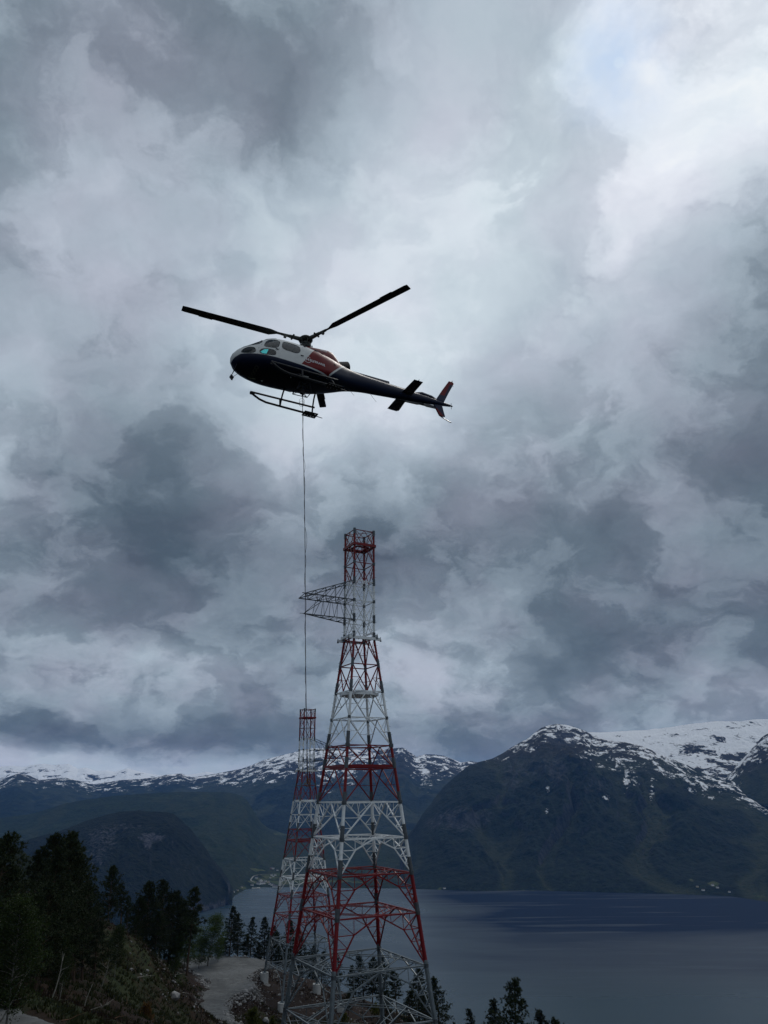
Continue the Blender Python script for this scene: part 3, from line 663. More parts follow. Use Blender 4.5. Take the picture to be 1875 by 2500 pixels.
pn = at_y(875.7, 1958, 80.0)
PHN = radians(16.7)
TN = (pn[0], 80.0)
tower_near = make_tower('lattice_tower', 'nearer and much taller-looking red and white lattice tower with its crossarm pointing left', TN[0], TN[1], 0., PHN, [-23.6, -26.0, -25.8, -22.9], [((3, 0), 5.7, 5)])
DF = 161.6; pf = at_d(743, 2050, DF)
TF = (pf[0], pf[1]); DZF = 16.1 - ZTOP; PHF = radians(17.6)
tower_far = make_tower('lattice_tower', 'farther red and white lattice tower half hidden on the left, crossarm pointing right', TF[0], TF[1], DZF, PHF, [-35.0, -36.3, -35.4, -32.3], [((1, 2), 6.4, 5)], pegs=False)
# ------------------------------------------------------------------ helicopter (x forward, y to its left, z up; metres)
HS = np.array([
 (3.36, 1.02, 1.06, 1.10, .02, 2., 2.), (3.30, .86, 1.06, 1.28, .22, 2., 2.), (3.15, .72, 1.06, 1.47, .42, 2., 2.1), (2.90, .62, 1.06, 1.67, .60, 2., 2.2),
 (2.55, .57, 1.08, 1.93, .75, 2., 2.4), (2.20, .57, 1.10, 2.18, .85, 2.1, 2.6), (1.85, .58, 1.12, 2.35, .91, 2.4, 2.8), (1.40, .61, 1.14, 2.43, .935, 2.6, 3.),
 (.80, .65, 1.15, 2.44, .935, 2.7, 3.), (.20, .71, 1.17, 2.40, .93, 2.7, 3.), (-.40, .79, 1.22, 2.33, .90, 2.6, 2.9), (-.90, .89, 1.30, 2.26, .80, 2.5, 2.7),
 (-1.40, 1.0, 1.42, 2.19, .64, 2.3, 2.5), (-1.90, 1.12, 1.54, 2.14, .47, 2.2, 2.2), (-2.50, 1.22, 1.64, 2.10, .36, 2., 2.), (-3.60, 1.34, 1.70, 2.06, .285, 2., 2.),
 (-4.80, 1.46, 1.76, 2.03, .225, 2., 2.), (-6.00, 1.60, 1.81, 2.00, .165, 2., 2.), (-6.90, 1.72, 1.85, 1.97, .11, 2., 2.), (-7.55, 1.82, 1.88, 1.94, .05, 2., 2.)])
def smooth_interp(x, i):                                       # Catmull-Rom through the stations
    xs = HS[::-1, 0]; ys = HS[::-1, i]; k = int(np.clip(np.searchsorted(xs, x) - 1, 0, len(xs) - 2))
    t = (x - xs[k]) / (xs[k + 1] - xs[k]); t = min(max(t, 0), 1); s_ = np.gradient(ys, xs)
    if k >= len(xs) - 3: return float(ys[k] * (1 - t) + ys[k + 1] * t)
    h = xs[k + 1] - xs[k]; h00 = 2 * t**3 - 3 * t**2 + 1; h10 = t**3 - 2 * t**2 + t; h01 = -2 * t**3 + 3 * t**2; h11 = t**3 - t**2
    return float(h00 * ys[k] + h10 * h * s_[k] + h01 * ys[k + 1] + h11 * h * s_[k + 1])
def hst(x): return [smooth_interp(x, i) for i in range(1, 7)]
def y_at(x, z):
    zb, zm, zt, hw, nu, nl = hst(x); s = (z - zm) / (zt - zm) if z >= zm else (zm - z) / (zm - zb); n = nu if z >= zm else nl
    s = min(max(s, 0), 1); sn = s ** (n / 2); return hw * sqrt(max(0, 1 - sn * sn)) ** (2 / n)
def z_at(x, y, top=True):
    zb, zm, zt, hw, nu, nl = hst(x); n = nu if top else nl; c = min(abs(y) / hw, 1) ** (n / 2); s = sqrt(max(0, 1 - c * c)) ** (2 / n)
    return zm + (zt - zm) * s if top else zm - (zm - zb) * s
def inside(poly, x, y):
    c = False; n = len(poly); j = n - 1
    for i in range(n):
        if (poly[i][1] > y) != (poly[j][1] > y) and x < (poly[j][0] - poly[i][0]) * (y - poly[i][1]) / (poly[j][1] - poly[i][1]) + poly[i][0]: c = not c
        j = i
    return c
def rounded(poly, n=3):                                        # Chaikin corner cutting
    for _ in range(n):
        q = []
        for i in range(len(poly)):
            a, b = np.array(poly[i]), np.array(poly[(i + 1) % len(poly)]); q += [tuple(a * .8 + b * .2), tuple(a * .2 + b * .8)]
        poly = q
    return poly
def grown(poly, d):
    c = np.mean(poly, 0); return [tuple(np.array(p) + (np.array(p) - c) / np.linalg.norm(np.array(p) - c) * d) for p in poly]

m_navy = simple('navy_paint', (.006, .010, .030), .28, .15, 3., coat=.3); m_black = simple('black_skid_paint', (.012, .012, .014), .5, .2, 4.)
m_blade = simple('rotor_blade_grey', (.016, .016, .018), .55, .2, 2.); m_hub = simple('rotor_hub_metal', (.045, .05, .045), .5, .3, 9., metallic=.4)
m_seal = simple('rubber_seal', (.015, .015, .016), .6, .1, 5.); m_mark = simple('white_lettering', (.62, .63, .64), .5, .05, 5.); m_dim = simple('grey_lettering', (.10, .10, .09), .6, .05, 5.)
m_redh = simple('helicopter_red', (.12, .002, .004), .45, .12, 3., spec=.2); m_exh = simple('burnt_exhaust', (.06, .055, .05), .5, .3, 6., metallic=.8)
m_lens = simple('lamp_lens', (.5, .5, .45), .2, .1, 5.)
def hull_mat():
    m, t, b, o = new_mat('helicopter_livery')
    co = t.node('ShaderNodeTexCoord').outputs['Object']; s = t.node('ShaderNodeSeparateXYZ'); t.l.new(co, s.inputs[0]); x, y, z = s.outputs
    fc = t.node('ShaderNodeFloatCurve'); fc.mapping.use_clip = False; cu = fc.mapping.curves[0]
    P = [(-2.6, 3.05), (-1.42, 1.72), (-.68, .90), (.69, .99), (1.75, 1.02), (2.57, 1.05), (3.09, 1.05), (3.26, .98), (3.4, .80)]
    P = [((px + 2.6) / 6.0, pz / 3.05) for px, pz in P]
    cu.points[0].location = P[0]; cu.points[1].location = P[-1]
    for p in P[1:-1]:
        q = cu.points.new(*p)
    for q in cu.points: q.handle_type = 'VECTOR'
    fc.mapping.update(); t.l.new(t.maprange(x, -2.6, 3.4), fc.inputs['Value'])
    zb = t.math('MULTIPLY', fc.outputs[0], 3.05); dz = t.math('SUBTRACT', z, zb)
    up_ = t.math('GREATER_THAN', dz, 0.); redz = t.math('GREATER_THAN', dz, .055)
    slope = t.math('SUBTRACT', .66, t.math('MULTIPLY', t.math('SUBTRACT', z, 1.02), .64))
    redx = t.math('LESS_THAN', x, slope); red = t.math('MULTIPLY', redz, redx)
    # the rear edge stripe follows the slanted boundary
    rear = t.math('MULTIPLY', t.math('LESS_THAN', x, -.70), t.math('LESS_THAN', dz, .11)); red = t.math('MULTIPLY', red, t.math('SUBTRACT', 1.0, rear))
    aft = t.math('LESS_THAN', x, -2.0); up_ = t.math('MULTIPLY', up_, t.math('SUBTRACT', 1.0, aft)); red = t.math('MULTIPLY', red, t.math('SUBTRACT', 1.0, aft))
    col = t.mix(up_, (.005, .009, .028, 1), (.56, .57, .55, 1)); col = t.mix(red, col, (.13, .002, .004, 1))
    n = t.noise(co, 3.5, 5, .6); col = t.mix(t.maprange(n, .35, .75, 0, .3), col, t.mix(.5, col, (.02, .02, .02, 1)))
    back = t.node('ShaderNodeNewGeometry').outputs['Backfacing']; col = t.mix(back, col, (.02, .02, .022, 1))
    t.l.new(col, b.inputs['Base Color']); t.l.new(t.maprange(n, .3, .7, .35, .5), b.inputs['Roughness']); b.inputs['Specular IOR Level'].default_value = .14
    return m
def glass(name, tint, refl=.12):
    m = bpy.data.materials.new(name); m.use_nodes = True; t = NT(m.node_tree); t.n.clear()
    o = t.node('ShaderNodeOutputMaterial'); tr = t.node('ShaderNodeBsdfTransparent'); tr.inputs[0].default_value = tint
    gl = t.node('ShaderNodeBsdfGlossy'); gl.inputs['Roughness'].default_value = .04; gl.inputs[0].default_value = (.8, .85, .88, 1)
    f = t.node('ShaderNodeFresnel'); f.inputs[0].default_value = 1.45; mx = t.node('ShaderNodeMixShader')
    t.l.new(f.outputs[0], mx.inputs[0]); t.l.new(tr.outputs[0], mx.inputs[1]); t.l.new(gl.outputs[0], mx.inputs[2]); t.l.new(mx.outputs[0], o.inputs[0])
    return m
m_glass = glass('smoked_glass', (.55, .60, .62, 1)); m_roofg = glass('green_tinted_glass', (.10, .86, .80, 1))
m_hull = hull_mat()

YAW, TILT, BANK = 3.67638118, .00147466649, .100164020
Rh = (Matrix.Rotation(YAW, 3, 'Z') @ Matrix.Rotation(TILT, 3, 'Y') @ Matrix.Rotation(BANK, 3, 'X'))
Th = np.array([-3.18874323, 27.3168963, 15.3142523])
heli = empty('helicopter', W(Th)); heli.rotation_euler = Rh.to_euler()
tag(heli, 'navy, white and red single-engine helicopter hovering nose left with a longline below', 'helicopter')
def hw_(p): return np.array(Rh @ Vector(p)) + Th

W_UP = rounded([(2.25, 1.47), (2.14, 1.78), (1.98, 2.00), (1.64, 2.04), (1.54, 1.90), (1.70, 1.49)])
W_LOW = rounded([(2.44, 1.17), (2.32, 1.35), (1.90, 1.38), (1.76, 1.28), (1.80, 1.10), (2.31, 1.06)])
W_DOOR = rounded([(1.52, 1.53), (1.42, 1.99), (1.25, 2.03), (.80, 2.02), (.68, 1.92), (.68, 1.68), (.84, 1.50)])
W_NOSE = rounded([(3.10, 1.13), (2.98, 1.33), (2.80, 1.43), (2.60, 1.40), (2.56, 1.18), (2.68, 1.08), (2.95, 1.08)])
W_SCR = rounded([(3.02, .06), (2.20, .06), (2.19, .58), (2.36, .66), (2.62, .55), (2.88, .38)])
W_ROOF = rounded([(2.06, .14), (1.58, .14), (1.56, .60), (1.98, .58)])
# hull skin with the window openings cut out
NX, NA = 300, 132
xs = np.concatenate([np.linspace(3.36, 3.1, 22), np.linspace(3.08, 1.4, 70), np.linspace(1.375, -2.0, 110), np.linspace(-2.08, -7.55, 50)])
V = []; TH = np.linspace(0, 2 * pi, NA, endpoint=False)
for x in xs:
    zb, zm, zt, hw, nu, nl = hst(x)
    for th in TH:
        c, s = cos(th), sin(th); n = nu if s > 0 else nl
        V.append((x, hw * math.copysign(abs(c) ** (2 / n), c), zm + ((zt - zm) if s > 0 else (zm - zb)) * math.copysign(abs(s) ** (2 / n), s)))
F = []
side_polys = [grown(p, -.012) for p in (W_UP, W_LOW, W_DOOR, W_NOSE)]; top_polys = [grown(p, -.012) for p in (W_SCR, W_ROOF)]
for i in range(len(xs) - 1):
    for j in range(NA):
        f = (i * NA + j, (i + 1) * NA + j, (i + 1) * NA + (j + 1) % NA, i * NA + (j + 1) % NA)
        cx = sum(V[k][0] for k in f) / 4; cyy = sum(V[k][1] for k in f) / 4; cz = sum(V[k][2] for k in f) / 4
        if cx > .6 and ((any(inside(p, cx, cz) for p in side_polys) and abs(cyy) > .2) or (cz > 1.3 and any(inside(p, cx, abs(cyy)) for p in top_polys))): continue
        F.append(f)
n0 = len(xs) - 1; V.append((xs[-1] - .02, 0, 1.88)); F += [(n0 * NA + j, len(V) - 1, n0 * NA + (j + 1) % NA) for j in range(NA)]
mesh_obj('fuselage', V, F, m_hull, parent=heli, smooth=True)
def patch(poly, mode, side, off, rings=5):
    c = np.mean(poly, 0); P = []; n = len(poly)
    for r in range(1, rings + 1):
        for p in poly:
            q = c + (np.array(p) - c) * r / rings
            if mode == 'side': P.append((q[0], side * (y_at(q[0], q[1]) + off), q[1]))
            else: P.append((q[0], side * q[1], z_at(q[0], q[1]) + off))
    P.append((c[0], side * (y_at(*c) + off), c[1]) if mode == 'side' else (c[0], side * c[1], z_at(*c) + off))
    Fc = [(len(P) - 1, i, (i + 1) % n) for i in range(n)]
    for r in range(rings - 1):
        for i in range(n): a, b = r * n + i, r * n + (i + 1) % n; Fc.append((a, a + n, b + n, b))
    a_, b_, c_ = (np.array(P[k]) for k in Fc[0][:3]); nn = np.cross(b_ - a_, c_ - a_)
    if (nn[1] * side < 0 if mode == 'side' else nn[2] < 0): Fc = [f[::-1] for f in Fc]
    q0, q1, q2 = (np.array(P[k]) for k in Fc[n][:3]); nn2 = np.cross(q1 - q0, q2 - q0)
    if (nn2[1] * side < 0 if mode == 'side' else nn2[2] < 0): Fc = Fc[:n] + [f[::-1] for f in Fc[n:]]
    return P, Fc
def seal(poly, mode, side, mb, rad=.012):
    P = []
    for p in poly:
        P.append((p[0], side * (y_at(p[0], p[1]) + .004), p[1]) if mode == 'side' else (p[0], side * p[1], z_at(p[0], p[1]) + .004))
    mb.path(P + P[:1], rad, n=4)
for side in (1, -1):
    for nm, poly, mode, mat, lb in (('cockpit_window', W_UP, 'side', m_glass, None), ('lower_door_window', W_LOW, 'side', m_glass, None), ('cabin_window', W_DOOR, 'side', m_glass, None),
                                ('chin_window', W_NOSE, 'side', m_glass, None), ('windscreen', W_SCR, 'top', m_glass, None), ('roof_window', W_ROOF, 'top', m_roofg, 'green tinted roof window')):
        P, Fc = patch(poly, mode, side, .002); w = mesh_obj(nm, P, Fc, mat, parent=heli, smooth=True); tag(w, lb)
        mb = MB(); seal(poly, mode, side, mb); mb.build('window_seal', m_seal, w)
# door seams, handles
mb = MB()
for side in (1, -1):
    for line in ([(2.50, 1.06), (2.46, 1.35), (2.30, 1.62), (2.10, 2.02), (1.95, 2.14)], [(1.64, 1.04), (1.62, 1.5), (1.58, 1.9), (1.52, 2.16)], [(.56, 1.04), (.55, 1.5), (.55, 1.95), (.58, 2.15)], [(1.95, 2.14), (1.52, 2.17), (.9, 2.2), (.58, 2.18)]):
        mb.path([(x, side * (y_at(x, z) - .001), z) for x, z in line], .006, n=4)
    mb.build('door_seam', m_seal, heli); mb = MB()
    for x, z in ((1.72, 1.44), (.62, 1.46)):
        mb.box((x, side * (y_at(x, z) + .02), z), .12, .03, .025); mb.build('door_handle', m_seal, heli); mb = MB()
# cabin: floor, bulkhead, panel, seats, pilot
m_int = simple('cabin_trim', (.03, .03, .033), .8, .2, 6.)
mb = MB(); mb.poly([(2.7, -.55, .86), (2.7, .55, .86), (1.9, .84, .86), (.35, .88, .86), (.35, -.88, .86), (1.9, -.84, .86)], [(0, 1, 2, 3, 4, 5)]); mb.build('cabin_floor', m_int, heli)
mb = MB(); mb.box((.40, 0, 1.55), .05, 1.5, 1.38); mb.build('rear_bulkhead', m_int, heli)
mb = MB(); mb.box((2.55, 0, 1.28), .22, .62, .34, rot=[[.95, 0, .3], [0, 1, 0], [-.3, 0, .95]]); mb.build('instrument_panel', m_int, heli)
for sx, sy in ((1.55, .42), (1.55, -.42), (.75, .5), (.75, -.5), (.75, 0)):
    mb = MB(); mb.box((sx, sy, 1.08), .44, .42, .12); mb.box((sx - .22, sy, 1.42), .10, .42, .66); mb.box((sx - .24, sy, 1.82), .08, .26, .16); mb.build('seat', m_int, heli)
mb = MB(); mb.box((1.05, 0, 2.26), .9, 1.1, .03); mb.build('ceiling_lining', m_int, heli)
# engine and gearbox cowling
CS = [(.66, 2.32, .30), (.40, 2.54, .40), (.05, 2.68, .44), (-.5, 2.76, .43), (-.95, 2.81, .41), (-1.16, 2.79, .39), (-1.32, 2.62, .36), (-1.48, 2.36, .33), (-1.66, 2.14, .27)]
P = []; n = 28
for x, zt, hw in CS:
    for k in range(n + 1):
        th = pi * k / n; c, s = cos(th), sin(th); P.append((x, hw * math.copysign(abs(c) ** .72, c), 1.85 + (zt - 1.85) * abs(s) ** .72))
Fc = [(i * (n + 1) + k, i * (n + 1) + k + 1, (i + 1) * (n + 1) + k + 1, (i + 1) * (n + 1) + k) for i in range(len(CS) - 1) for k in range(n)] + [tuple(range(n + 1)), tuple((len(CS) - 1) * (n + 1) + k for k in range(n, -1, -1))]
cowl = mesh_obj('engine_cowling', P, Fc, m_redh, parent=heli, smooth=True)
for side in (1, -1):
    mb = MB(); mb.path([(.45, side * .62, 2.26), (-.2, side * .70, 2.10), (-.9, side * .62, 1.93), (-1.35, side * .50, 1.80)], .016, n=5); mb.build('cowling_trim_line', m_mark, cowl)
mb = MB()
for x, z in ((-.15, 2.12), (-.42, 2.05), (-.95, 1.62)): mb.box((x, y_at(x, min(z, 2.1)) * .97, z), .14, .05, .07)
mb.build('cooling_vent', m_seal, cowl)
mb = MB(); P = []
for r, x, z in ((.17, -1.30, 2.22), (.20, -1.6, 2.28), (.235, -2.02, 2.36), (.215, -2.02, 2.36), (.16, -1.5, 2.26)):
    for k in range(20): P.append((x + .08 * sin(2 * pi * k / 20) * (1 if x < -1.7 else 0), r * cos(2 * pi * k / 20), z + r * sin(2 * pi * k / 20)))
Fc = [(i * 20 + k, i * 20 + (k + 1) % 20, (i + 1) * 20 + (k + 1) % 20, (i + 1) * 20 + k) for i in range(4) for k in range(20)] + [tuple(80 + k for k in range(20))]
mesh_obj('exhaust_pipe', P, Fc, m_exh, parent=heli, smooth=False)
# tail boom fittings
mb = MB(); mb.box((-3.2, 0, 2.10), 1.86, .20, .12, rot=[[1, 0, .012], [0, 1, 0], [-.012, 0, 1]]); mb.tube((-4.1, 0, 2.07), (-5.7, 0, 2.03), .05, n=8); mb.build('drive_shaft_cover', m_navy, heli)
mb = MB(); mb.tube((-5.6, 0, 2.03), (-5.95, 0, 2.10), .05, .09, n=10); mb.tube((-5.95, 0, 2.10), (-6.5, 0, 2.08), .09, .07, n=10); mb.tube((-6.5, 0, 2.08), (-6.85, 0, 1.98), .07, .03, n=10); mb.build('tail_gearbox_fairing', m_navy, heli)
def slab(name, outline, thick, axis, mat, y0=0., parent=heli, mats=None, mfun=None):
    """aerofoil-edged flat surface from an outline given in (x, z) or (x, y)"""
    n = len(outline); c = np.mean(outline, 0); P = []
    for sgn, sc in ((1, .80), (0, 1.), (-1, .80)):
        for p in outline:
            q = c + (np.array(p) - c) * (1 - (1 - sc) * .35)
            P.append((q[0], y0 + sgn * thick / 2, q[1]) if axis == 'xz' else (q[0], q[1], y0 + sgn * thick / 2))
    Fc = [tuple(range(n)), tuple(range(2 * n, 3 * n))[::-1]]
    for r in (0, 1): Fc += [(r * n + i, r * n + (i + 1) % n, (r + 1) * n + (i + 1) % n, (r + 1) * n + i) for i in range(n)]
    return mesh_obj(name, P, Fc, mat, parent=parent)
slab('horizontal_stabiliser', [(-4.70, 1.27), (-5.17, 1.27), (-5.24, .3), (-5.26, 0), (-5.24, -.3), (-5.38, -1.18), (-5.30, -1.27), (-4.98, -1.27), (-4.78, -1.25), (-4.72, -.3), (-4.70, 0), (-4.70, .3)], .06, 'xy', m_navy, 1.70)
m_fin, tf_, bf_, of_ = new_mat('fin_livery')
co = tf_.node('ShaderNodeTexCoord').outputs['Object']; s_ = tf_.node('ShaderNodeSeparateXYZ'); tf_.l.new(co, s_.inputs[0])
up1 = tf_.math('GREATER_THAN', tf_.math('ADD', s_.outputs[2], tf_.math('MULTIPLY', s_.outputs[0], 1.9)), -11.45)
hi1 = tf_.math('MAXIMUM', tf_.math('GREATER_THAN', s_.outputs[2], 3.12), tf_.math('MULTIPLY', up1, tf_.math('GREATER_THAN', s_.outputs[2], 2.35)))
lo1 = tf_.math('MULTIPLY', tf_.math('GREATER_THAN', tf_.math('SUBTRACT', s_.outputs[0], tf_.math('MULTIPLY', s_.outputs[2], 1.0)), -8.22), tf_.math('LESS_THAN', s_.outputs[2], 1.5))
rr = tf_.math('MAXIMUM', hi1, lo1); tf_.l.new(tf_.mix(rr, (.012, .018, .045, 1), (.12, .006, .009, 1)), bf_.inputs['Base Color']); bf_.inputs['Roughness'].default_value = .55; bf_.inputs['Specular IOR Level'].default_value = .15
slab('upper_fin', [(-6.72, 1.97), (-7.18, 1.93), (-7.55, 2.6), (-7.95, 3.28), (-7.86, 3.36), (-7.66, 3.35), (-7.2, 2.7)], .07, 'xz', m_fin)
slab('lower_fin', [(-6.52, 1.80), (-7.05, 1.86), (-7.10, 1.5), (-7.17, 1.14), (-7.02, 1.10), (-6.84, 1.12), (-6.68, 1.45)], .07, 'xz', m_fin)
mb = MB(); mb.path([(-6.86, 0, 1.13), (-7.05, 0, 1.05), (-7.42, 0, .93), (-7.50, 0, .92)], .022, n=6); mb.build('tail_skid', m_navy, heli)
mb = MB(); mb.path([(-7.56, 0, 1.88), (-7.68, 0, 1.88)], .035, n=8); mb.tube((-7.62, -.02, 1.72), (-7.62, .02, 2.04), .012, n=5); mb.build('tail_light', m_navy, heli)
mb = MB(); mb.tube((-7.86, 0, 3.34), (-7.86, 0, 3.42), .02, n=6); mb.tube((-4.95, 1.24, 1.73), (-4.95, 1.30, 1.74), .02, n=6); mb.build('position_light', m_lens, heli)
# tail rotor on the right side
tr = empty('tail_rotor', (0, 0, 0)); tr.parent = heli
mb = MB(); mb.tube((-6.15, -.10, 1.80), (-6.15, -.36, 1.80), .05, n=8); mb.box((-6.15, -.36, 1.80), .26, .06, .10); mb.build('tail_rotor_hub', m_hub, tr)
for sg in (1, -1):
    d = np.array([cos(.06), 0, -sin(.06)]) * sg; wv = np.array([sin(.06), 0, cos(.06)]); mb = MB(); a = np.array([-6.15, -.36, 1.79])
    P = [a + d * .12 + wv * .05, a + d * .12 - wv * .05, a + d * .28 - wv * .085, a + d * .93 - wv * .085, a + d * .93 + wv * .085, a + d * .28 + wv * .085]
    P = [p + np.array([0, s2 * .012, 0]) + wv * 0 for s2 in (1, -1) for p in P]
    mb.poly(P, [(0, 1, 2, 3, 4, 5), (11, 10, 9, 8, 7, 6)] + [(i, (i + 1) % 6, 6 + (i + 1) % 6, 6 + i) for i in range(6)]); mb.build('tail_rotor_blade', simple('tail_blade_grey', (.16, .17, .18), .4, .1, 4.) if sg > 0 else bpy.data.materials['tail_blade_grey'], tr)
# main rotor
mr = empty('main_rotor', (0, 0, 0)); mr.parent = heli
mb = MB(); mb.tube((0, 0, 2.5), (0, 0, 3.1), .09, .075, n=12); mb.tube((0, 0, 2.72), (0, 0, 2.84), .20, .24, n=16); mb.tube((0, 0, 2.90), (0, 0, 2.96), .2, n=14)
for k in range(6):
    a = k * pi / 3 + .3; mb.tube((.21 * cos(a), .21 * sin(a), 2.78), (.26 * cos(a + .15), .26 * sin(a + .15), 3.12), .018, n=5)
mb.tube((.2, .15, 2.45), (.24, .17, 2.8), .025, n=6); mb.tube((-.22, .15, 2.45), (-.22, .17, 2.8), .025, n=6); mb.tube((0, -.25, 2.45), (0, -.24, 2.8), .025, n=6)
mb.build('rotor_mast', m_hub, mr)
mb = MB()
for q, (r, z) in enumerate([(.30, 3.13), (.31, 3.17), (.26, 3.24), (.14, 3.28)]):
    pass
prof = [(.0, 3.08), (.22, 3.09), (.31, 3.14), (.31, 3.18), (.25, 3.25), (.12, 3.30), (0.001, 3.31)]; P = [(r * cos(2 * pi * k / 24), r * sin(2 * pi * k / 24), z) for r, z in prof for k in range(24)]
Fc = [(i * 24 + k, i * 24 + (k + 1) % 24, (i + 1) * 24 + (k + 1) % 24, (i + 1) * 24 + k) for i in range(len(prof) - 1) for k in range(24)]
mesh_obj('rotor_head', P, Fc, m_hub, parent=mr, smooth=True)
PSI = radians(-3.631)
for k in range(3):
    a = PSI + k * 2 * pi / 3; d = np.array([cos(a), sin(a), sin(radians(.5))]); t_ = np.array([-sin(a), cos(a), 0]); z0 = np.array([0, 0, 3.14])
    # sleeve
    mb = MB(); mb.tube(z0 + d * .15, z0 + d * .75, .10, .075, n=8); mb.tube(z0 + d * .62, z0 + d * 1.12, .07, .055, n=8); mb.tube(z0 + d * .60 + t_ * .16, z0 + d * .60 - t_ * .16, .045, n=6)
    mb.box(z0 + d * .95 + np.array([0, 0, -.07]), .10, .10, .14); mb.build('blade_sleeve', m_hub, mr)
    P = []; st_ = [(.95, -.06, .06, .07), (1.30, -.07, .07, .06), (1.62, -.125, .225, .05), (2.6, -.125, .225, .046), (4.05, -.12, .228, .042), (4.06, -.12, .262, .04), (4.62, -.12, .262, .04), (4.63, -.12, .228, .04), (5.20, -.12, .228, .038), (5.345, -.11, .205, .02)]
    tw = [0.16, .15, .14, .11, .06, .06, .04, .04, .02, .02]
    for (r, a0, a1, th), w_ in zip(st_, tw):
        c = z0 + d * r
        for u, v in ((0, 0), (.22, 1), (.55, .8), (1, .1), (.55, -.4), (.22, -.6)):
            cc = -(a0 + (a1 - a0) * u); P.append(c + t_ * (-cc) * 1 * -1 + np.array([0, 0, v * th / 2 + cc * w_]))
    n = 6; Fc = [(i * n + j, i * n + (j + 1) % n, (i + 1) * n + (j + 1) % n, (i + 1) * n + j) for i in range(len(st_) - 1) for j in range(n)] + [tuple(range(n))[::-1], tuple((len(st_) - 1) * n + j for j in range(n))]
    mesh_obj('rotor_blade', P, Fc, m_blade, parent=mr)
# skid gear
for side in (1, -1):
    sk = empty('landing_skid', (0, 0, 0)); sk.parent = heli; y = side * 1.14
    mb = MB(); mb.path([(2.06, y, .53), (1.90, y, .42), (1.66, y, .29), (1.36, y, .215), (.69, y, .20), (-.32, y, .19), (-.80, y, .19)], .046, n=8); mb.tube((-.78, y, .18), (-1.28, y, .14), .022, .016, n=6); mb.build('skid_tube', m_black, sk)
    mb = MB(); mb.tube((2.06, y, .55), (-.90, y * .98, .575), .042, n=6); mb.box((1.98, y, .48), .22, .02, .12); mb.tube((.72, y, .2), (.72, y, .57), .04, n=6); mb.build('step_bar', m_black, sk)
    mb = MB()
    for i in range(5): mb.box((-.40 - i * .14, y, .165), .07, .36, .03)
    for yy in (-.16, 0, .16): mb.box((-.68, y + yy, .166), .62, .06 if yy else .15, .034)
    mb.build('perforated_foot', m_black, sk)
    for x0, x1, za in ((.72, .78, .66), (-.78, -.66, .88)):
        mb = MB(); pts = []
        for q in range(9):
            t = q / 8; yy = y * (1 - t) + side * .45 * t; zz = .2 + (za - .2 + .02) * (1 - (1 - t) ** 2.4) ; pts.append((x0 * (1 - t) + x1 * t, yy, zz))
        mb.path(pts, .035, n=7); mb.build('cross_tube', m_black, sk)
# cargo swing under the belly
mb = MB(); c4 = [(.55, -.22, .30), (-.12, -.22, .32), (-.12, .22, .32), (.55, .22, .30)]; t4 = [(.42, -.32, .66), (.05, -.36, .70), (.05, .36, .70), (.42, .32, .66)]
for i in range(4): mb.tube(c4[i], c4[(i + 1) % 4], .018, n=6); mb.tube(c4[i], t4[i], .016, n=6)
mb.tube(c4[0], t4[1], .012, n=5); mb.tube(c4[1], t4[0], .012, n=5); mb.tube(c4[2], t4[3], .012, n=5); mb.tube(c4[3], t4[2], .012, n=5)
mb.box((.2, 0, .38), .18, .12, .22); mb.tube((.2, 0, .30), (.2, 0, .16), .035, n=8); mb.tube((.2, 0, .68), (.2, 0, .45), .05, n=8); mb.build('cargo_swing', m_black, heli)
# mirror bracket and cable cutter at the nose
mb = MB(); mb.tube((3.14, .16, .74), (3.31, .05, .20), .013, n=5); mb.tube((3.10, -.10, .72), (3.31, .03, .20), .013, n=5); mb.tube((2.84, 0, .62), (3.28, .04, .12), .009, n=5)
mb.box((3.30, .05, .12), .05, .20, .16, rot=[[.8, 0, .6], [0, 1, 0], [-.6, 0, .8]]); mb.tube((3.29, .05, .10), (3.27, .06, -.02), .05, .01, n=6); mb.build('nose_mirror', m_black, heli)
for (a, b_) in (((-1.9, .15, 1.12), (-2.2, .15, .80)), ((-3.1, 0, 1.29), (-3.42, 0, .90))):
    mb = MB(); mb.tube(a, b_, .009, .005, n=5); mb.build('whip_antenna', m_black, heli)
mb = MB(); mb.box((-1.55, .2, 1.05), .34, .03, .05, rot=[[.95, 0, .3], [0, 1, 0], [-.3, 0, .95]]); mb.build('blade_antenna', m_black, heli)
mb = MB(); mb.tube((1.9, -.25, .575), (1.9, -.25, .53), .05, .03, n=10); mb.build('landing_light', m_lens, heli)
mb = MB(); P, Fc = [], []
P = [(2.34 + .18 * cos(t) , -.26 + .055 * sin(t), z_at(2.34 + .18 * cos(t), .26, False) - .004) for t in np.linspace(0, 2 * pi, 16, endpoint=False)]
mb.poly(P, [tuple(range(16))[::-1]]); mb.build('belly_window', m_lens, heli)
mb = MB(); mb.box((.30, .60, z_at(.30, .60, False) - .01), .22, .03, .05); mb.tube((.9, .4, z_at(.9, .4, False)), (.9, .4, z_at(.9, .4, False) - .05), .02, n=6); mb.build('belly_fitting', m_lens, heli)

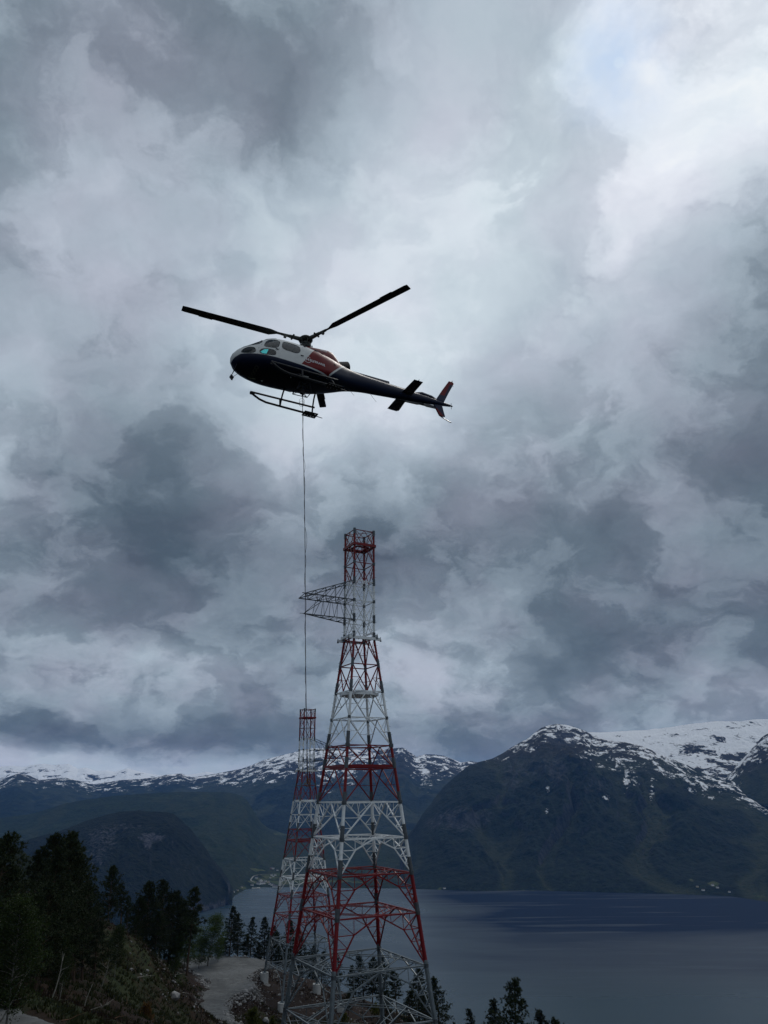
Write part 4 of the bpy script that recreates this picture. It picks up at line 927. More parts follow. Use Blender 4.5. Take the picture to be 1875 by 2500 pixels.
# lettering: real letter shapes laid on the skin
def letters(txt, size, place, mat, parent, name='lettering', thick=0.0, track=1.0):
    cu = bpy.data.curves.new(name, 'FONT'); cu.body = txt; cu.size = size; cu.resolution_u = 3; cu.space_character = track; cu.offset = size * .018
    tmp = bpy.data.objects.new(name, cu); C.objects.link(tmp); dg = bpy.context.evaluated_depsgraph_get(); dg.update()
    me = bpy.data.meshes.new_from_object(tmp.evaluated_get(dg)); bpy.data.objects.remove(tmp); me.name = name
    for v in me.vertices: v.co = place(v.co.x, v.co.y)
    me.materials.clear(); me.materials.append(mat); o = bpy.data.objects.new(name, me); C.objects.link(o); o.parent = parent; return o
def side_place(x0, z0, slope=0., off=.006):
    def f(u, v):
        x = x0 - u; z = z0 + v + slope * u; return (x, y_at(x, z) + off, z)
    return f
letters('H', .20, side_place(.44, 1.295), m_mark, heli)
letters('ELITRANS', .165, side_place(.275, 1.295, -.03), m_mark, heli, track=1.0)
mb = MB(); pts = []
for q in range(25):
    a = radians(38) + radians(284) * q / 24; x = .375 - .155 * cos(a) * 1.0; z = 1.36 + .155 * sin(a); pts.append((x, z))
P = []
for (x, z) in pts:
    cx_, cz_ = .375, 1.36; dx, dz2 = x - cx_, z - cz_
    for r in (1.12, 1.0): xx, zz = cx_ + dx * r, cz_ + dz2 * r; P.append((xx, y_at(xx, zz) + .006, zz))
mb.poly(P, [(2 * i, 2 * i + 1, 2 * i + 3, 2 * i + 2) for i in range(24)]); mb.build('round_emblem', m_mark, heli)
def cowl_place(x0, z0):
    def f(u, v): return (x0 - u, .375 + .030 + (.0 if v < 0 else -v * .25), z0 + v)
    return f
letters('AIRBUS', .10, cowl_place(-.50, 2.50), m_mark, cowl)
def belly_place(x0, y0):
    def f(u, v): x, y = x0 + v, y0 + u; return (x, y, z_at(x, y, False) - .005)
    return f
letters('LN-OGO', .24, belly_place(2.33, -.42), m_dim, heli, name='registration')
def fin_place(u, v): return (-7.72 - u + v * -.45, .042, 3.02 + v)
letters('LN', .10, fin_place, m_dim, heli, name='registration')

# ------------------------------------------------------------------ longline and its load
S0 = hw_((.2, 0, .17)); LP = at_y(751, 1896, S0[1])
m_rope = simple('longline_rope', (.028, .022, .030), .8, .3, 3.); m_rope2 = simple('signal_cable', (.02, .02, .022), .6, .2, 3.); m_sleeve = simple('rope_sleeve', (.26, .27, .27), .7, .2, 3.)
rope = empty('longline', W(S0)); tag(rope, 'thin dark longline hanging from the helicopter in front of the farther tower', 'rope')
D_ = LP - S0; pts = [D_ * t + np.array([.03 * sin(t * 5.1), .02 * sin(t * 7), 0]) * sin(pi * t) for t in np.linspace(0, 1, 60)]
mb = MB(); mb.path(pts, .013, n=6); mb.build('main_rope', m_rope, rope)
for t0, t1 in ((.40, .435), (.53, .555), (.70, .72), (.245, .26)):
    mb = MB(); mb.path([pts[int(t0 * 59)], pts[int(t1 * 59) + 1]], .019, n=6); mb.build('rope_sleeve', m_sleeve, rope)
rng = random.Random(5); pc = []
ties = [0, .035, .09, .15, .19, .235, .30, .345, .385, .46, .50, .56, .63, .68, .74, .80, .86, .93, 1.0]
for a, b_ in zip(ties[:-1], ties[1:]):
    amp = rng.choice([.02, .03, .05, .07]); sg = rng.choice([-1, 1])
    for q in range(10):
        t = a + (b_ - a) * q / 10; bs = D_ * t + np.array([.03 * sin(t * 5.1), .02 * sin(t * 7), 0]) * sin(pi * t); pc.append(bs + np.array([sg * amp * sin(pi * q / 10), .03, 0]))
pc = [np.array([0, 0, .05]) + np.array([.10 * sin(6.28 * q / 10), .05, -.02 * q - .05]) for q in range(10)][:0] + pc
mb = MB(); mb.path(pc, .006, n=4); mb.build('signal_cable', m_rope2, rope)
for q, cz_ in enumerate((-.14, -.26)):
    mb = MB(); mb.path([np.array([-.02 + .11 * cos(t), .02, cz_ - .10 + .13 * sin(t)]) for t in np.linspace(0, 2 * pi, 18)], .006, n=4); mb.build('cable_loop', m_rope2, rope)
# load: wooden-armed hook cradle
ld = empty('hook_cradle', W(LP)); ld.rotation_euler = (0, 0, .3); tag(ld, 'small brown timber-armed hook cradle hanging at the end of the longline', 'lifting gear')
m_wood = simple('weathered_timber', (.16, .11, .065), .8, .3, 9.); m_rust = simple('rusty_hook_steel', (.10, .035, .02), .7, .4, 12.)
mb = MB(); mb.tube((0, 0, .03), (0, 0, -.12), .022, .03, n=8); mb.tube((0, 0, -.12), (0, 0, -.24), .03, .018, n=8)
mb.path([np.array([.05 * sin(t), 0, -.28 + .05 * cos(t)]) for t in np.linspace(0, 4.4, 12)], .013, n=6); mb.build('hook', m_rust, ld)
for i, (a, b_) in enumerate((((-.01, 0, -.07), (.13, .03, -.075)), ((-.05, 0, -.10), (.06, .02, -.26)), ((.05, -.02, -.09), (-.10, .03, -.25)), ((-.11, 0, -.23), (.12, 0, -.245)), ((-.10, .05, -.27), (.02, -.02, -.28)), ((.08, .04, -.12), (.10, .03, -.26)))):
    mb = MB(); mb.angle(a, b_, .022); mb.build('timber_arm', m_wood, ld)
# ------------------------------------------------------------------ the near hillside
CP = []                                                        # control points (x, y, z) relative to the eye
def cpd(px, py, d): CP.append(tuple(at_d(px, py, d)))
def cpz(px, py, z): CP.append(tuple(at_z(px, py, z)))
for p in [(0, -25, .5), (-20, -20, 2), (20, -20, -4), (0, 0, -1.75), (3, 4, -2.4), (-4, 5, -2.2), (0, 12, -5.6), (0, 30, -11.5), (0, 55, -19.6), (-12, 22, -7.0), (12, 22, -11), (25, 45, -22), (25, 80, -33), (45, 60, -34), (50, 110, -52), (90, 60, -50), (90, 120, -70),
          (-40, 30, -3.5), (-55, 60, -6), (-80, 90, -9), (-90, 140, -18), (-70, 40, 0), (-120, 100, -4), (-60, 175, -34), (-95, 190, -40)]: CP.append(p)
for p in [(30, 2478, 42), (100, 2496, 45), (20, 2455, 46), (60, 2432, 52), (150, 2440, 62), (120, 2470, 52), (230, 2480, 62), (200, 2400, 76), (250, 2400, 86), (300, 2480, 74), (360, 2485, 84), (420, 2488, 97), (350, 2400, 100), (300, 2330, 104), (255, 2290, 104), (310, 2272, 110), (360, 2300, 116), (400, 2330, 126), (420, 2400, 118), (455, 2440, 118), (160, 2300, 90)]: cpd(*p)
for p in [(300, 2200, 150), (400, 2300, 165)]: CP.append(tuple(np.array(at_d(p[0], 2300, p[2])) * np.array([1, 1, 0]) + np.array([0, 0, {300: -24, 400: -30}[p[0]]])))
ROADL = [(431, 2341), (467, 2365), (504, 2391), (513, 2410), (498, 2434), (484, 2463), (490, 2505), (492, 2530)]
ROADR = [(592, 2530), (573, 2500), (549, 2477), (547, 2451), (564, 2430), (605, 2420), (622, 2409), (605, 2387), (622, 2374), (652, 2360), (656, 2351), (641, 2343), (600, 2337), (540, 2335), (480, 2336)]
RZ = -32.2
for p in ROADL + ROADR: cpz(p[0], p[1], RZ)
for p in [(560, 2360), (500, 2355), (560, 2390), (540, 2420), (520, 2450), (520, 2490), (600, 2360)]: cpz(p[0], p[1], RZ)
def tower_corner(c, phi, k, r): s_, c_ = sin(phi), cos(phi); d = [(-s_, -c_), (c_, -s_), (s_, c_), (-c_, s_)][k]; return c[0] + d[0] * r, c[1] + d[1] * r
for k, z in enumerate([-36.9, -38.1, -37.2, -34.0]): x, y = tower_corner(TF, PHF, k, 8.3); CP.append((x, y, z))
for k, z in enumerate([-24.7, -27.2, -27.6, -24.4]): x, y = tower_corner(TN, PHN, k, 7.9); CP.append((x, y, z))
for p in [(650, 2470, -35.0), (700, 2490, -36.2), (620, 2500, -33.4)]: cpz(*p)
for p in [(800, 2492, 136), (900, 2495, 128), (700, 2395, 172), (850, 2440, 160)]: cpd(*p)
CP += [(-18, 100, -29.5), (-8, 104, -31), (5, 105, -33), (12, 110, -36), (-30, 190, -36), (-55, 190, -37), (0, 180, -42), (20, 170, -47), (40, 160, -54)]
for az_, k in ((-32, 0), (-22, 0), (-12, 0), (-4, -4), (6, -12), (16, -22), (28, -34), (45, -40)):
    a = radians(az_)
    for d, z in ((215, -52), (300, -118), (450, -235), (650, -395), (800, -500), (900, -506)): CP.append((d * sin(a), d * cos(a), max(z + k, -506)))
CPa = np.array(CP)
_sc = 1 / 60.
def _phi(r): return r
def _fit(P):
    X_ = P[:, :2] * _sc; D_ = np.sqrt(((X_[:, None] - X_[None]) ** 2).sum(-1)); n = len(P)
    A = np.zeros((n + 3, n + 3)); A[:n, :n] = _phi(D_) + np.eye(n) * -.02; A[:n, n] = 1; A[:n, n + 1:] = X_; A[n, :n] = 1; A[n + 1:, :n] = X_.T
    return np.linalg.solve(A, np.concatenate([P[:, 2], [0, 0, 0]]))
_w = _fit(CPa)
_px = np.array([at_z(p[0], p[1], RZ)[:2] for p in ROADL + ROADR])          # gravel area outline
def in_poly(x, y, P):
    c = np.zeros(x.shape, bool); n = len(P); j = n - 1
    for i in range(n):
        k = ((P[i, 1] > y) != (P[j, 1] > y)) & (x < (P[j, 0] - P[i, 0]) * (y - P[i, 1]) / (P[j, 1] - P[i, 1] + 1e-12) + P[i, 0]); c ^= k; j = i
    return c
def d_poly(x, y, P):
    best = np.full(x.shape, 1e9); n = len(P)
    for i in range(n):
        a, b_ = P[i], P[(i + 1) % n]; v = b_ - a; t = np.clip(((x - a[0]) * v[0] + (y - a[1]) * v[1]) / (v @ v + 1e-12), 0, 1)
        best = np.minimum(best, np.hypot(x - a[0] - t * v[0], y - a[1] - t * v[1]))
    return np.where(in_poly(x, y, P), -best, best)
_p2 = np.array([at_z(p[0], p[1], -10.6)[:2] for p in [(-200, 2400), (-60, 2425), (0, 2452), (45, 2466), (90, 2484), (120, 2510), (130, 2560), (-60, 2600), (-260, 2600)]])   # bend of the same road at the lower left
def ground(x, y, rough=True):
    x = np.asarray(x, float); y = np.asarray(y, float); sh = x.shape; xx = x.ravel(); yy = y.ravel(); out = np.zeros(len(xx))
    for i in range(0, len(xx), 40000):
        Xq = np.stack([xx[i:i + 40000], yy[i:i + 40000]], 1) * _sc
        D_ = np.sqrt(((Xq[:, None] - CPa[None, :, :2] * _sc) ** 2).sum(-1)); out[i:i + 40000] = _phi(D_) @ _w[:-3] + _w[-3] + Xq @ _w[-2:]
    z = out.reshape(sh); d1 = d_poly(x, y, _px); d2 = d_poly(x, y, _p2)
    r = np.hypot(x, y)
    if rough:
        far = np.clip((r - 180) / 300, 0, 1)
        n = (fbm(x / 7., y / 7., 5, 3) - .5) * 2.0 + (fbm(x / 1.6, y / 1.6, 4, 8) - .5) * .7 + (fbm(x / 40., y / 40., 5, 13, .5, True) - .5) * 30 * far
        k = np.clip(np.minimum(d1, d2) / 3., 0, 1) * np.clip((r - 2) / 12, .1, 1)
        for c, ph, rr in ((TF, PHF, 8.3), (TN, PHN, 7.9)):
            for q in range(4):
                cx, cyy = tower_corner(c, ph, q, rr); k = k * np.clip((np.hypot(x - cx, y - cyy) - 1) / 3, .15, 1)
        z = z + n * k
    w1 = 1 - np.clip(d1 / 1.4, 0, 1); w1 = w1 * w1 * (3 - 2 * w1)
    z = z * (1 - w1) + (RZ - .0) * w1
    w2 = 1 - np.clip(d2 / 2.0, 0, 1); z = z * (1 - w2) + -10.6 * w2
    z = np.where((d1 > .0) & (d1 < 3.2), z - .35 * np.sin(pi * np.clip(d1 / 3.2, 0, 1)) * (fbm(x / 3, y / 3, 3, 77) > .40), z)      # ditch
    return z
def gz(x, y, rough=True): return float(ground(np.array([[x]]), np.array([[y]]), rough)[0, 0])

# near ground sheet in polar cells, fine close by, running down under the fjord
rr_ = np.concatenate([np.linspace(.5, 36, 40), np.linspace(36.5, 215, 420), np.linspace(216, 900, 150)]); aa = np.radians(np.concatenate([np.linspace(-75, -33, 30), np.linspace(-32.6, 34, 520), np.linspace(35, 75, 30)]))
A_, R_ = np.meshgrid(aa, rr_); GX, GY = R_ * np.sin(A_), R_ * np.cos(A_); GZ = ground(GX, GY)
m, t, b, o = new_mat('hillside_soil')
pos = t.node('ShaderNodeNewGeometry').outputs['Position']; nrm = t.node('ShaderNodeNewGeometry').outputs['Normal']
n1 = t.noise(pos, .09, 6, .6); n2 = t.noise(pos, .8, 6, .7); n3 = t.noise(pos, 5., 5, .7)
moss = t.mix(t.maprange(n2, .4, .62), (.010, .018, .005, 1), (.026, .034, .008, 1)); heath = t.mix(t.maprange(n2, .38, .6), (.011, .007, .005, 1), (.025, .014, .008, 1))
base = t.mix(t.maprange(t.math('ADD', n1, t.math('MULTIPLY', t.math('SUBTRACT', n2, .5), .5)), .42, .56), moss, heath)
base = t.mix(t.maprange(n3, .35, .65, 0, .75), base, t.mix(.5, base, (.006, .006, .004, 1)))
so = t.node('ShaderNodeAttribute', attribute_name='soil').outputs['Fac']
base = t.mix(t.maprange(t.math('ADD', so, t.math('MULTIPLY', t.math('SUBTRACT', n2, .5), 1.0)), .4, .6), base, t.mix(t.maprange(n3, .4, .6), (.011, .007, .006, 1), (.026, .018, .015, 1)))
gr = t.node('ShaderNodeAttribute', attribute_name='gravel').outputs['Fac']
gv = t.node('ShaderNodeTexVoronoi'); t.l.new(pos, gv.inputs['Vector']); gv.inputs['Scale'].default_value = 2.2
grc = t.mix(t.maprange(gv.outputs['Distance'], .0, .6), (.20, .205, .205, 1), (.03, .03, .03, 1))
base = t.mix(t.maprange(t.math('ADD', gr, t.math('MULTIPLY', t.math('SUBTRACT', n2, .5), 1.6)), .5, .62), base, grc)
t.l.new(base, b.inputs['Base Color']); b.inputs['Roughness'].default_value = .95; b.inputs['Specular IOR Level'].default_value = .15
bn = t.node('ShaderNodeBump'); bn.inputs['Strength'].default_value = .9; bn.inputs['Distance'].default_value = .22; t.l.new(t.math('ADD', n2, t.math('MULTIPLY', n3, .5)), bn.inputs['Height']); t.l.new(bn.outputs[0], b.inputs['Normal'])
nr, na = GX.shape; I = np.arange(nr * na).reshape(nr, na)
gob = fast_mesh('ground', np.stack([GX, GY, GZ + CAMZ], -1).reshape(-1, 3), np.stack([I[:-1, :-1], I[:-1, 1:], I[1:, 1:], I[1:, :-1]], -1).reshape(-1, 4), m, smooth=True); tag(gob, kind='structure')
d1 = d_poly(GX, GY, _px); dist_t = np.minimum(np.hypot(GX - TF[0], GY - TF[1]), np.hypot(GX - TN[0], GY - TN[1]))
soil = np.clip(1.3 - dist_t / 26., 0, 1) ; soil = np.maximum(soil, np.clip(1.15 - np.abs(d1 - 1.5) / 4., 0, 1))
grv = np.clip(1.0 - np.abs(d1 - .6) / 2.0, 0, 1) * .62
for nm, v in (('soil', soil), ('gravel', grv)):
    at = gob.data.attributes.new(nm, 'FLOAT', 'POINT'); at.data.foreach_set('value', v.astype(np.float32).ravel())

# gravel road and turning place: a sheet just above the ground
mg, t, b, o = new_mat('crushed_gravel')
pos = t.node('ShaderNodeNewGeometry').outputs['Position']; n1 = t.noise(pos, .12, 5, .6, .6); n2 = t.noise(pos, 1.6, 8, .8); n3 = t.noise(t.scalev(pos, .5, 1.6, 1), .5, 5, .65)
c = t.mix(t.maprange(n1, .35, .65), (.046, .051, .053, 1), (.104, .110, .113, 1)); c = t.mix(t.maprange(n3, .52, .68, 0, .7), c, (.13, .133, .13, 1)); c = t.mix(t.maprange(n2, .45, .65, .0, .75), c, (.020, .021, .022, 1))
t.l.new(c, b.inputs['Base Color']); b.inputs['Roughness'].default_value = .93
bn = t.node('ShaderNodeBump'); bn.inputs['Strength'].default_value = .7; bn.inputs['Distance'].default_value = .06; t.l.new(n2, bn.inputs['Height']); t.l.new(bn.outputs[0], b.inputs['Normal'])
def sheet(name, poly, z, step):
    lo, hi = poly.min(0) - 1, poly.max(0) + 1; gx, gy = np.meshgrid(np.arange(lo[0], hi[0], step), np.arange(lo[1], hi[1], step))
    dd = d_poly(gx, gy, poly) + (fbm(gx / 2.5, gy / 2.5, 4, 91) - .5) * 1.6
    zz = z + .05 + (fbm(gx / 6, gy / 6, 3, 93) - .5) * .10 - np.clip((dd + .3) / .8, 0, 1) * .12
    keep = (dd[:-1, :-1] < .35) & (dd[1:, 1:] < .35) & (dd[1:, :-1] < .35) & (dd[:-1, 1:] < .35)
    I = np.arange(gx.size).reshape(gx.shape); Fq = np.stack([I[:-1, :-1], I[:-1, 1:], I[1:, 1:], I[1:, :-1]], -1)[keep]
    used, inv = np.unique(Fq, return_inverse=True); Vq = np.stack([gx, gy, zz + CAMZ], -1).reshape(-1, 3)[used]
    o = fast_mesh(name, Vq, inv.reshape(-1, 4), mg, smooth=True); tag(o, kind='structure')
sheet('gravel_road', _px, RZ, .3); sheet('gravel_road', _p2, -10.6, .3)

# rocks along the road edge, brash and dead branches: uncountable litter
def rock_mesh(rng, n, place, size, name, mat, kind='stuff', squash=.7):
    ico_v = []; ph = (1 + 5 ** .5) / 2
    base_v = np.array([(-1, ph, 0), (1, ph, 0), (-1, -ph, 0), (1, -ph, 0), (0, -1, ph), (0, 1, ph), (0, -1, -ph), (0, 1, -ph), (ph, 0, -1), (ph, 0, 1), (-ph, 0, -1), (-ph, 0, 1)]) / 1.9
    base_f = np.array([(0, 11, 5), (0, 5, 1), (0, 1, 7), (0, 7, 10), (0, 10, 11), (1, 5, 9), (5, 11, 4), (11, 10, 2), (10, 7, 6), (7, 1, 8), (3, 9, 4), (3, 4, 2), (3, 2, 6), (3, 6, 8), (3, 8, 9), (4, 9, 5), (2, 4, 11), (6, 2, 10), (8, 6, 7), (9, 8, 1)])
    VV, FF = [], []
    P = place(n)
    for i, (x, y, z) in enumerate(P):
        s_ = size(); v = base_v * (1 + rng.uniform(-.28, .28, base_v.shape)) * s_ * rng.uniform(.6, 1.3, 3) * np.array([1, 1, squash]); a = rng.uniform(0, 6.28)
        v = v @ np.array([[cos(a), -sin(a), 0], [sin(a), cos(a), 0], [0, 0, 1]]); VV.append(v + (x, y, z + CAMZ + s_ * .15)); FF.append(base_f + i * 12)
    o = fast_mesh(name, np.concatenate(VV), np.concatenate(FF), mat); return tag(o, kind=kind)
m_rock = simple('blasted_rock', (.15, .15, .15), .9, .55, 1.3, bump=.3, dirt=(.05, .045, .04, 1)); m_pale = simple('pale_rock', (.15, .15, .145), .9, .35, 1.5, bump=.4, dirt=(.12, .11, .10, 1))
rg = np.random.default_rng(4)
def edge_place(n):
    out = []
    while len(out) < n:
        i = rg.integers(len(_px) - 1); t_ = rg.random(); p = _px[i] * (1 - t_) + _px[i + 1] * t_ + rg.normal(0, 1.0, 2)
        d = float(d_poly(np.array([p[0]]), np.array([p[1]]), _px)[0])
        if -.3 < d < 3.5 and vnoise(np.array([p[0] / 4]), np.array([p[1] / 4]), 5)[0] > .33: out.append((p[0], p[1]))
    out = np.array(out); z = ground(out[:, 0], out[:, 1]); return np.column_stack([out, z])
rock_mesh(rg, 2600, edge_place, lambda: float(rg.lognormal(-2.3, .55)), 'roadside_stones', m_rock)
def slope_place(n):
    out = np.column_stack([rg.uniform(-32, 8, n * 2), rg.uniform(96, 176, n * 2)]); d = d_poly(out[:, 0], out[:, 1], _px); out = out[(d > .5)][:n]; return np.column_stack([out, ground(out[:, 0], out[:, 1])])
rock_mesh(rg, 1700, slope_place, lambda: float(rg.lognormal(-2.2, .5)), 'loose_stones', m_rock)
m_stick = simple('bleached_deadwood', (.20, .19, .165), .8, .3, 5.); m_twig = simple('dead_brown_twig', (.09, .05, .03), .9, .4, 5.)
def sticks(name, n, xr, yr, mat, lmin, lmax, rad, kind='stuff', cond=None):
    mb = MB(); k = 0
    xs_ = rg.uniform(*xr, n * 4); ys_ = rg.uniform(*yr, n * 4); d = d_poly(xs_, ys_, _px); d2_ = d_poly(xs_, ys_, _p2); ok = (d > .6) & (d2_ > .4)
    if cond is not None: ok &= cond(xs_, ys_)
    xs_, ys_ = xs_[ok][:n], ys_[ok][:n]; zs_ = ground(xs_, ys_)
    for x, y, z in zip(xs_, ys_, zs_):
        L_ = rg.uniform(lmin, lmax); a = rg.uniform(0, 6.28); p = np.array([x, y, z + .08 + CAMZ]); d = np.array([cos(a), sin(a), rg.normal(0, .22)]); pts = [p]
        for q in range(3): d = d + rg.normal(0, .22, 3); d /= np.linalg.norm(d); pts.append(pts[-1] + d * L_ / 3)
        for q in range(3): mb.tube(pts[q], pts[q + 1], rad * (1 - q * .28), rad * (1 - (q + 1) * .28), n=4, caps=False)
        if L_ > lmin * 1.6: e = rg.normal(0, 1, 3); e[2] = abs(e[2]); mb.tube(pts[1], pts[1] + e / np.linalg.norm(e) * L_ * .35, rad * .6, rad * .2, n=4, caps=False)
    o = mb.build(name, mat); tag(o, kind=kind)
vis = lambda x, y: (np.degrees(np.arctan2(x, y)) > -29) & (np.degrees(np.arctan2(x, y)) < 8)
sticks('bleached_branches', 60, (-60, 2), (45, 150), m_stick, .5, 1.6, .035, cond=vis)
sticks('brown_brash', 380, (-60, 6), (42, 170), m_twig, .4, 1.8, .03, cond=vis)
# heather and grass tufts over the mound
def tufts(name, n, xr, yr, mat, h, w, cond, blades=7):
    xs_ = rg.uniform(*xr, n * 3); ys_ = rg.uniform(*yr, n * 3); ok = (d_poly(xs_, ys_, _px) > .8) & (d_poly(xs_, ys_, _p2) > .5) & cond(xs_, ys_)
    xs_, ys_ = xs_[ok][:n], ys_[ok][:n]; n = len(xs_); z = ground(xs_, ys_) + CAMZ
    a = rg.uniform(0, 2 * pi, (n, blades)); r0_ = rg.uniform(0, w, (n, blades)); hh = h * rg.uniform(.5, 1.25, (n, 1)) * rg.uniform(.6, 1.2, (n, blades)); lean = rg.uniform(.2, .9, (n, blades)) * hh
    bx = xs_[:, None] + r0_ * np.cos(a); by = ys_[:, None] + r0_ * np.sin(a); bz = z[:, None] - .05 + 0 * a
    wd = rg.uniform(.03, .07, (n, blades)) * (h / .3) ; px2 = -np.sin(a) * wd; py2 = np.cos(a) * wd
    V_ = np.stack([np.stack([bx - px2, by - py2, bz], -1), np.stack([bx + px2, by + py2, bz], -1), np.stack([bx + lean * np.cos(a), by + lean * np.sin(a), bz + hh], -1)], 2).reshape(-1, 3)
    F_ = np.arange(len(V_)).reshape(-1, 3); tag(fast_mesh(name, V_, F_, mat), kind='stuff')
def leafmat(name, c1, c2, sc=1.5, trans=.25):
    m = bpy.data.materials.new(name); m.use_nodes = True; t = NT(m.node_tree); t.n.clear(); o = t.node('ShaderNodeOutputMaterial')
    b = t.node('ShaderNodeBsdfPrincipled'); b.inputs['Roughness'].default_value = .75; b.inputs['Specular IOR Level'].default_value = .2
    co = t.node('ShaderNodeNewGeometry').outputs['Position']; ri = t.node('ShaderNodeObjectInfo').outputs['Random']
    n = t.noise(co, sc, 4, .6); isl = t.node('ShaderNodeNewGeometry').outputs['Random Per Island']
    f = t.math('ADD', t.math('MULTIPLY', n, .6), t.math('ADD', t.math('MULTIPLY', isl, .35), t.math('MULTIPLY', ri, .25)))
    c = t.mix(t.maprange(f, .35, .85), c1, c2); t.l.new(c, b.inputs['Base Color'])
    tl = t.node('ShaderNodeBsdfTranslucent'); t.l.new(c, tl.inputs[0]); mx = t.node('ShaderNodeMixShader'); mx.inputs[0].default_value = trans
    t.l.new(b.outputs[0], mx.inputs[1]); t.l.new(tl.outputs[0], mx.inputs[2]); t.l.new(mx.outputs[0], o.inputs[0]); return m
m_moss = leafmat('moss_and_bilberry', (.009, .014, .004, 1), (.027, .031, .008, 1), .35); m_heath = leafmat('brown_heather', (.012, .008, .005, 1), (.030, .017, .009, 1), .35)
nz_ = lambda x, y: fbm(x / 11., y / 11., 4, 55)
tufts('bilberry_scrub', 16000, (-70, -8), (40, 150), m_moss, .34, .35, lambda x, y: vis(x, y) & (nz_(x, y) > .40))
tufts('heather', 15000, (-70, 10), (40, 172), m_heath, .28, .35, lambda x, y: vis(x, y) & (nz_(x, y) < .49))
# ------------------------------------------------------------------ trees
m_bark = simple('pine_bark', (.055, .036, .024), .9, .35, 5., bump=.4); m_birchbark = simple('birch_bark', (.11, .105, .095), .8, .35, 5., dirt=(.04, .035, .03, 1)); m_deadb = simple('dead_trunk', (.16, .15, .13), .85, .3, 5.)
m_pine = leafmat('pine_needles', (.007, .013, .006, 1), (.022, .034, .012, 1), .5, .12); m_spruce = leafmat('spruce_needles', (.005, .010, .006, 1), (.016, .027, .012, 1), .5, .10)
m_birch = leafmat('birch_leaves', (.010, .018, .005, 1), (.028, .046, .011, 1), .6, .35); m_rowan = leafmat('yellow_green_leaves', (.035, .045, .008, 1), (.085, .090, .018, 1), .8, .35)
m_brown = leafmat('browned_needles', (.060, .032, .010, 1), (.16, .085, .028, 1), 1.2, .3)
def tree_proto(kind, H, seed, width=.28, base=.25, dens=1.0):
    """returns (trunk mesh, crown mesh), height H, standing at the origin"""
    r = np.random.default_rng(seed); mb = MB(); leafP = []; 
    ax = [np.array([0, 0, -.5])]; d = np.array([r.normal(0, .03), r.normal(0, .03), 1.]); nseg = 9
    for i in range(nseg): d = d + np.array([r.normal(0, .025), r.normal(0, .025), 0]); ax.append(ax[-1] + d / d[2] * ((H + .5) / nseg))
    ax = np.array(ax); tr = .016 * H if kind != 'birch' else .010 * H
    def P(h): t = (h + .5) / (H + .5) * nseg; k = int(min(max(t, 0), nseg - 1e-6)); return ax[k] + (ax[k + 1] - ax[k]) * (t - k)
    for i in range(nseg): mb.tube(ax[i], ax[i + 1], tr * (1 - i / nseg) ** .8 + .012, tr * (1 - (i + 1) / nseg) ** .8 + .012, n=7, caps=False)
    br = MB(); L = []                                          # needle or leaf sprays
    nb = int((78 if kind == 'pine' else 80 if kind == 'spruce' else 46) * dens)
    lob = r.uniform(.6, 1.3, 12)
    for i in range(nb):
        f = (i + r.uniform(0, .9)) / nb; h = H * (base + (1 - base) * f ** (.85)); a = i * 2.399 + r.uniform(-.5, .5)
        if kind == 'pine': prof = min(1., (1.10 - f) * 1.45) ** .85 * min(1, .55 + f * 2.2) * (.55 + .55 * lob[int(f * 11.9)]) * r.uniform(.5, 1.2); rise = r.uniform(-.15, .25) + .45 * f
        elif kind == 'spruce': prof = (1.05 - f) ** .85 * (.75 + .35 * lob[int(f * 11.9)]) * r.uniform(.7, 1.1) * 1.15; rise = -.25 + .45 * f + r.uniform(-.1, .1)
        else: prof = sin(pi * min(1, f * .85 + .12)) ** .7 * r.uniform(.6, 1.15); rise = r.uniform(.35, .9)
        Lb = max(.25, H * width * prof); p = P(h); dr = np.array([cos(a), sin(a), rise]); pts = [p]; n = 4
        for q in range(n): dr = dr + np.array([r.normal(0, .12), r.normal(0, .12), r.normal(0, .06) + (.06 if kind != 'birch' else -.10)]); pts.append(pts[-1] + dr / np.linalg.norm(dr) * Lb / n)
        rb = .0035 * H * (1 - f * .7) * min(1, Lb / (H * .2)) + .006
        for q in range(n): br.tube(pts[q], pts[q + 1], rb * (1 - q / n) + .004, rb * (1 - (q + 1) / n) + .004, n=4, caps=False)
        ncl = int((6 + Lb * 5.0) * (1.0 if kind != 'birch' else 1.3))
        for c in range(ncl):
            t = r.uniform(.30, 1.03) ** .8 * n; k = int(min(t, n - 1)); q = pts[k] + (pts[k + 1] - pts[k]) * (t - k)
            sp = .10 * Lb + .10; L.append((q + r.normal(0, 1, 3) * np.array([sp, sp, sp * .42]), dr))
    if kind != 'birch':
        for q in range(7): L.append((P(H * (1 - q * .018)), np.array([0, 0, 1.])))
    if kind == 'pine':                                         # dead lower stubs
        for q in range(7):
            h = H * r.uniform(.12, base + .05); a = r.uniform(0, 6.28); p = P(h); mb.tube(p, p + np.array([cos(a), sin(a), r.uniform(-.2, .3)]) * r.uniform(.3, 1.0), .018, .006, n=4, caps=False)
    C_ = np.array([l[0] for l in L]); D0 = np.array([l[1] / np.linalg.norm(l[1]) for l in L]); nc = len(C_)
    per = 13 if kind != 'birch' else 11; sz = {'pine': .26, 'spruce': .24, 'birch': .15}[kind] * (H / 10) ** .5
    dv = r.normal(0, 1, (nc, per, 3)) + (D0[:, None] * .7 + np.array([0, 0, .5 if kind == 'pine' else 0.])); dv /= np.linalg.norm(dv, axis=-1, keepdims=True)
    s = sz * r.uniform(.55, 1.25, (nc, per, 1)); sd = np.cross(dv, r.normal(0, 1, (nc, per, 3))); sd /= np.linalg.norm(sd, axis=-1, keepdims=True)
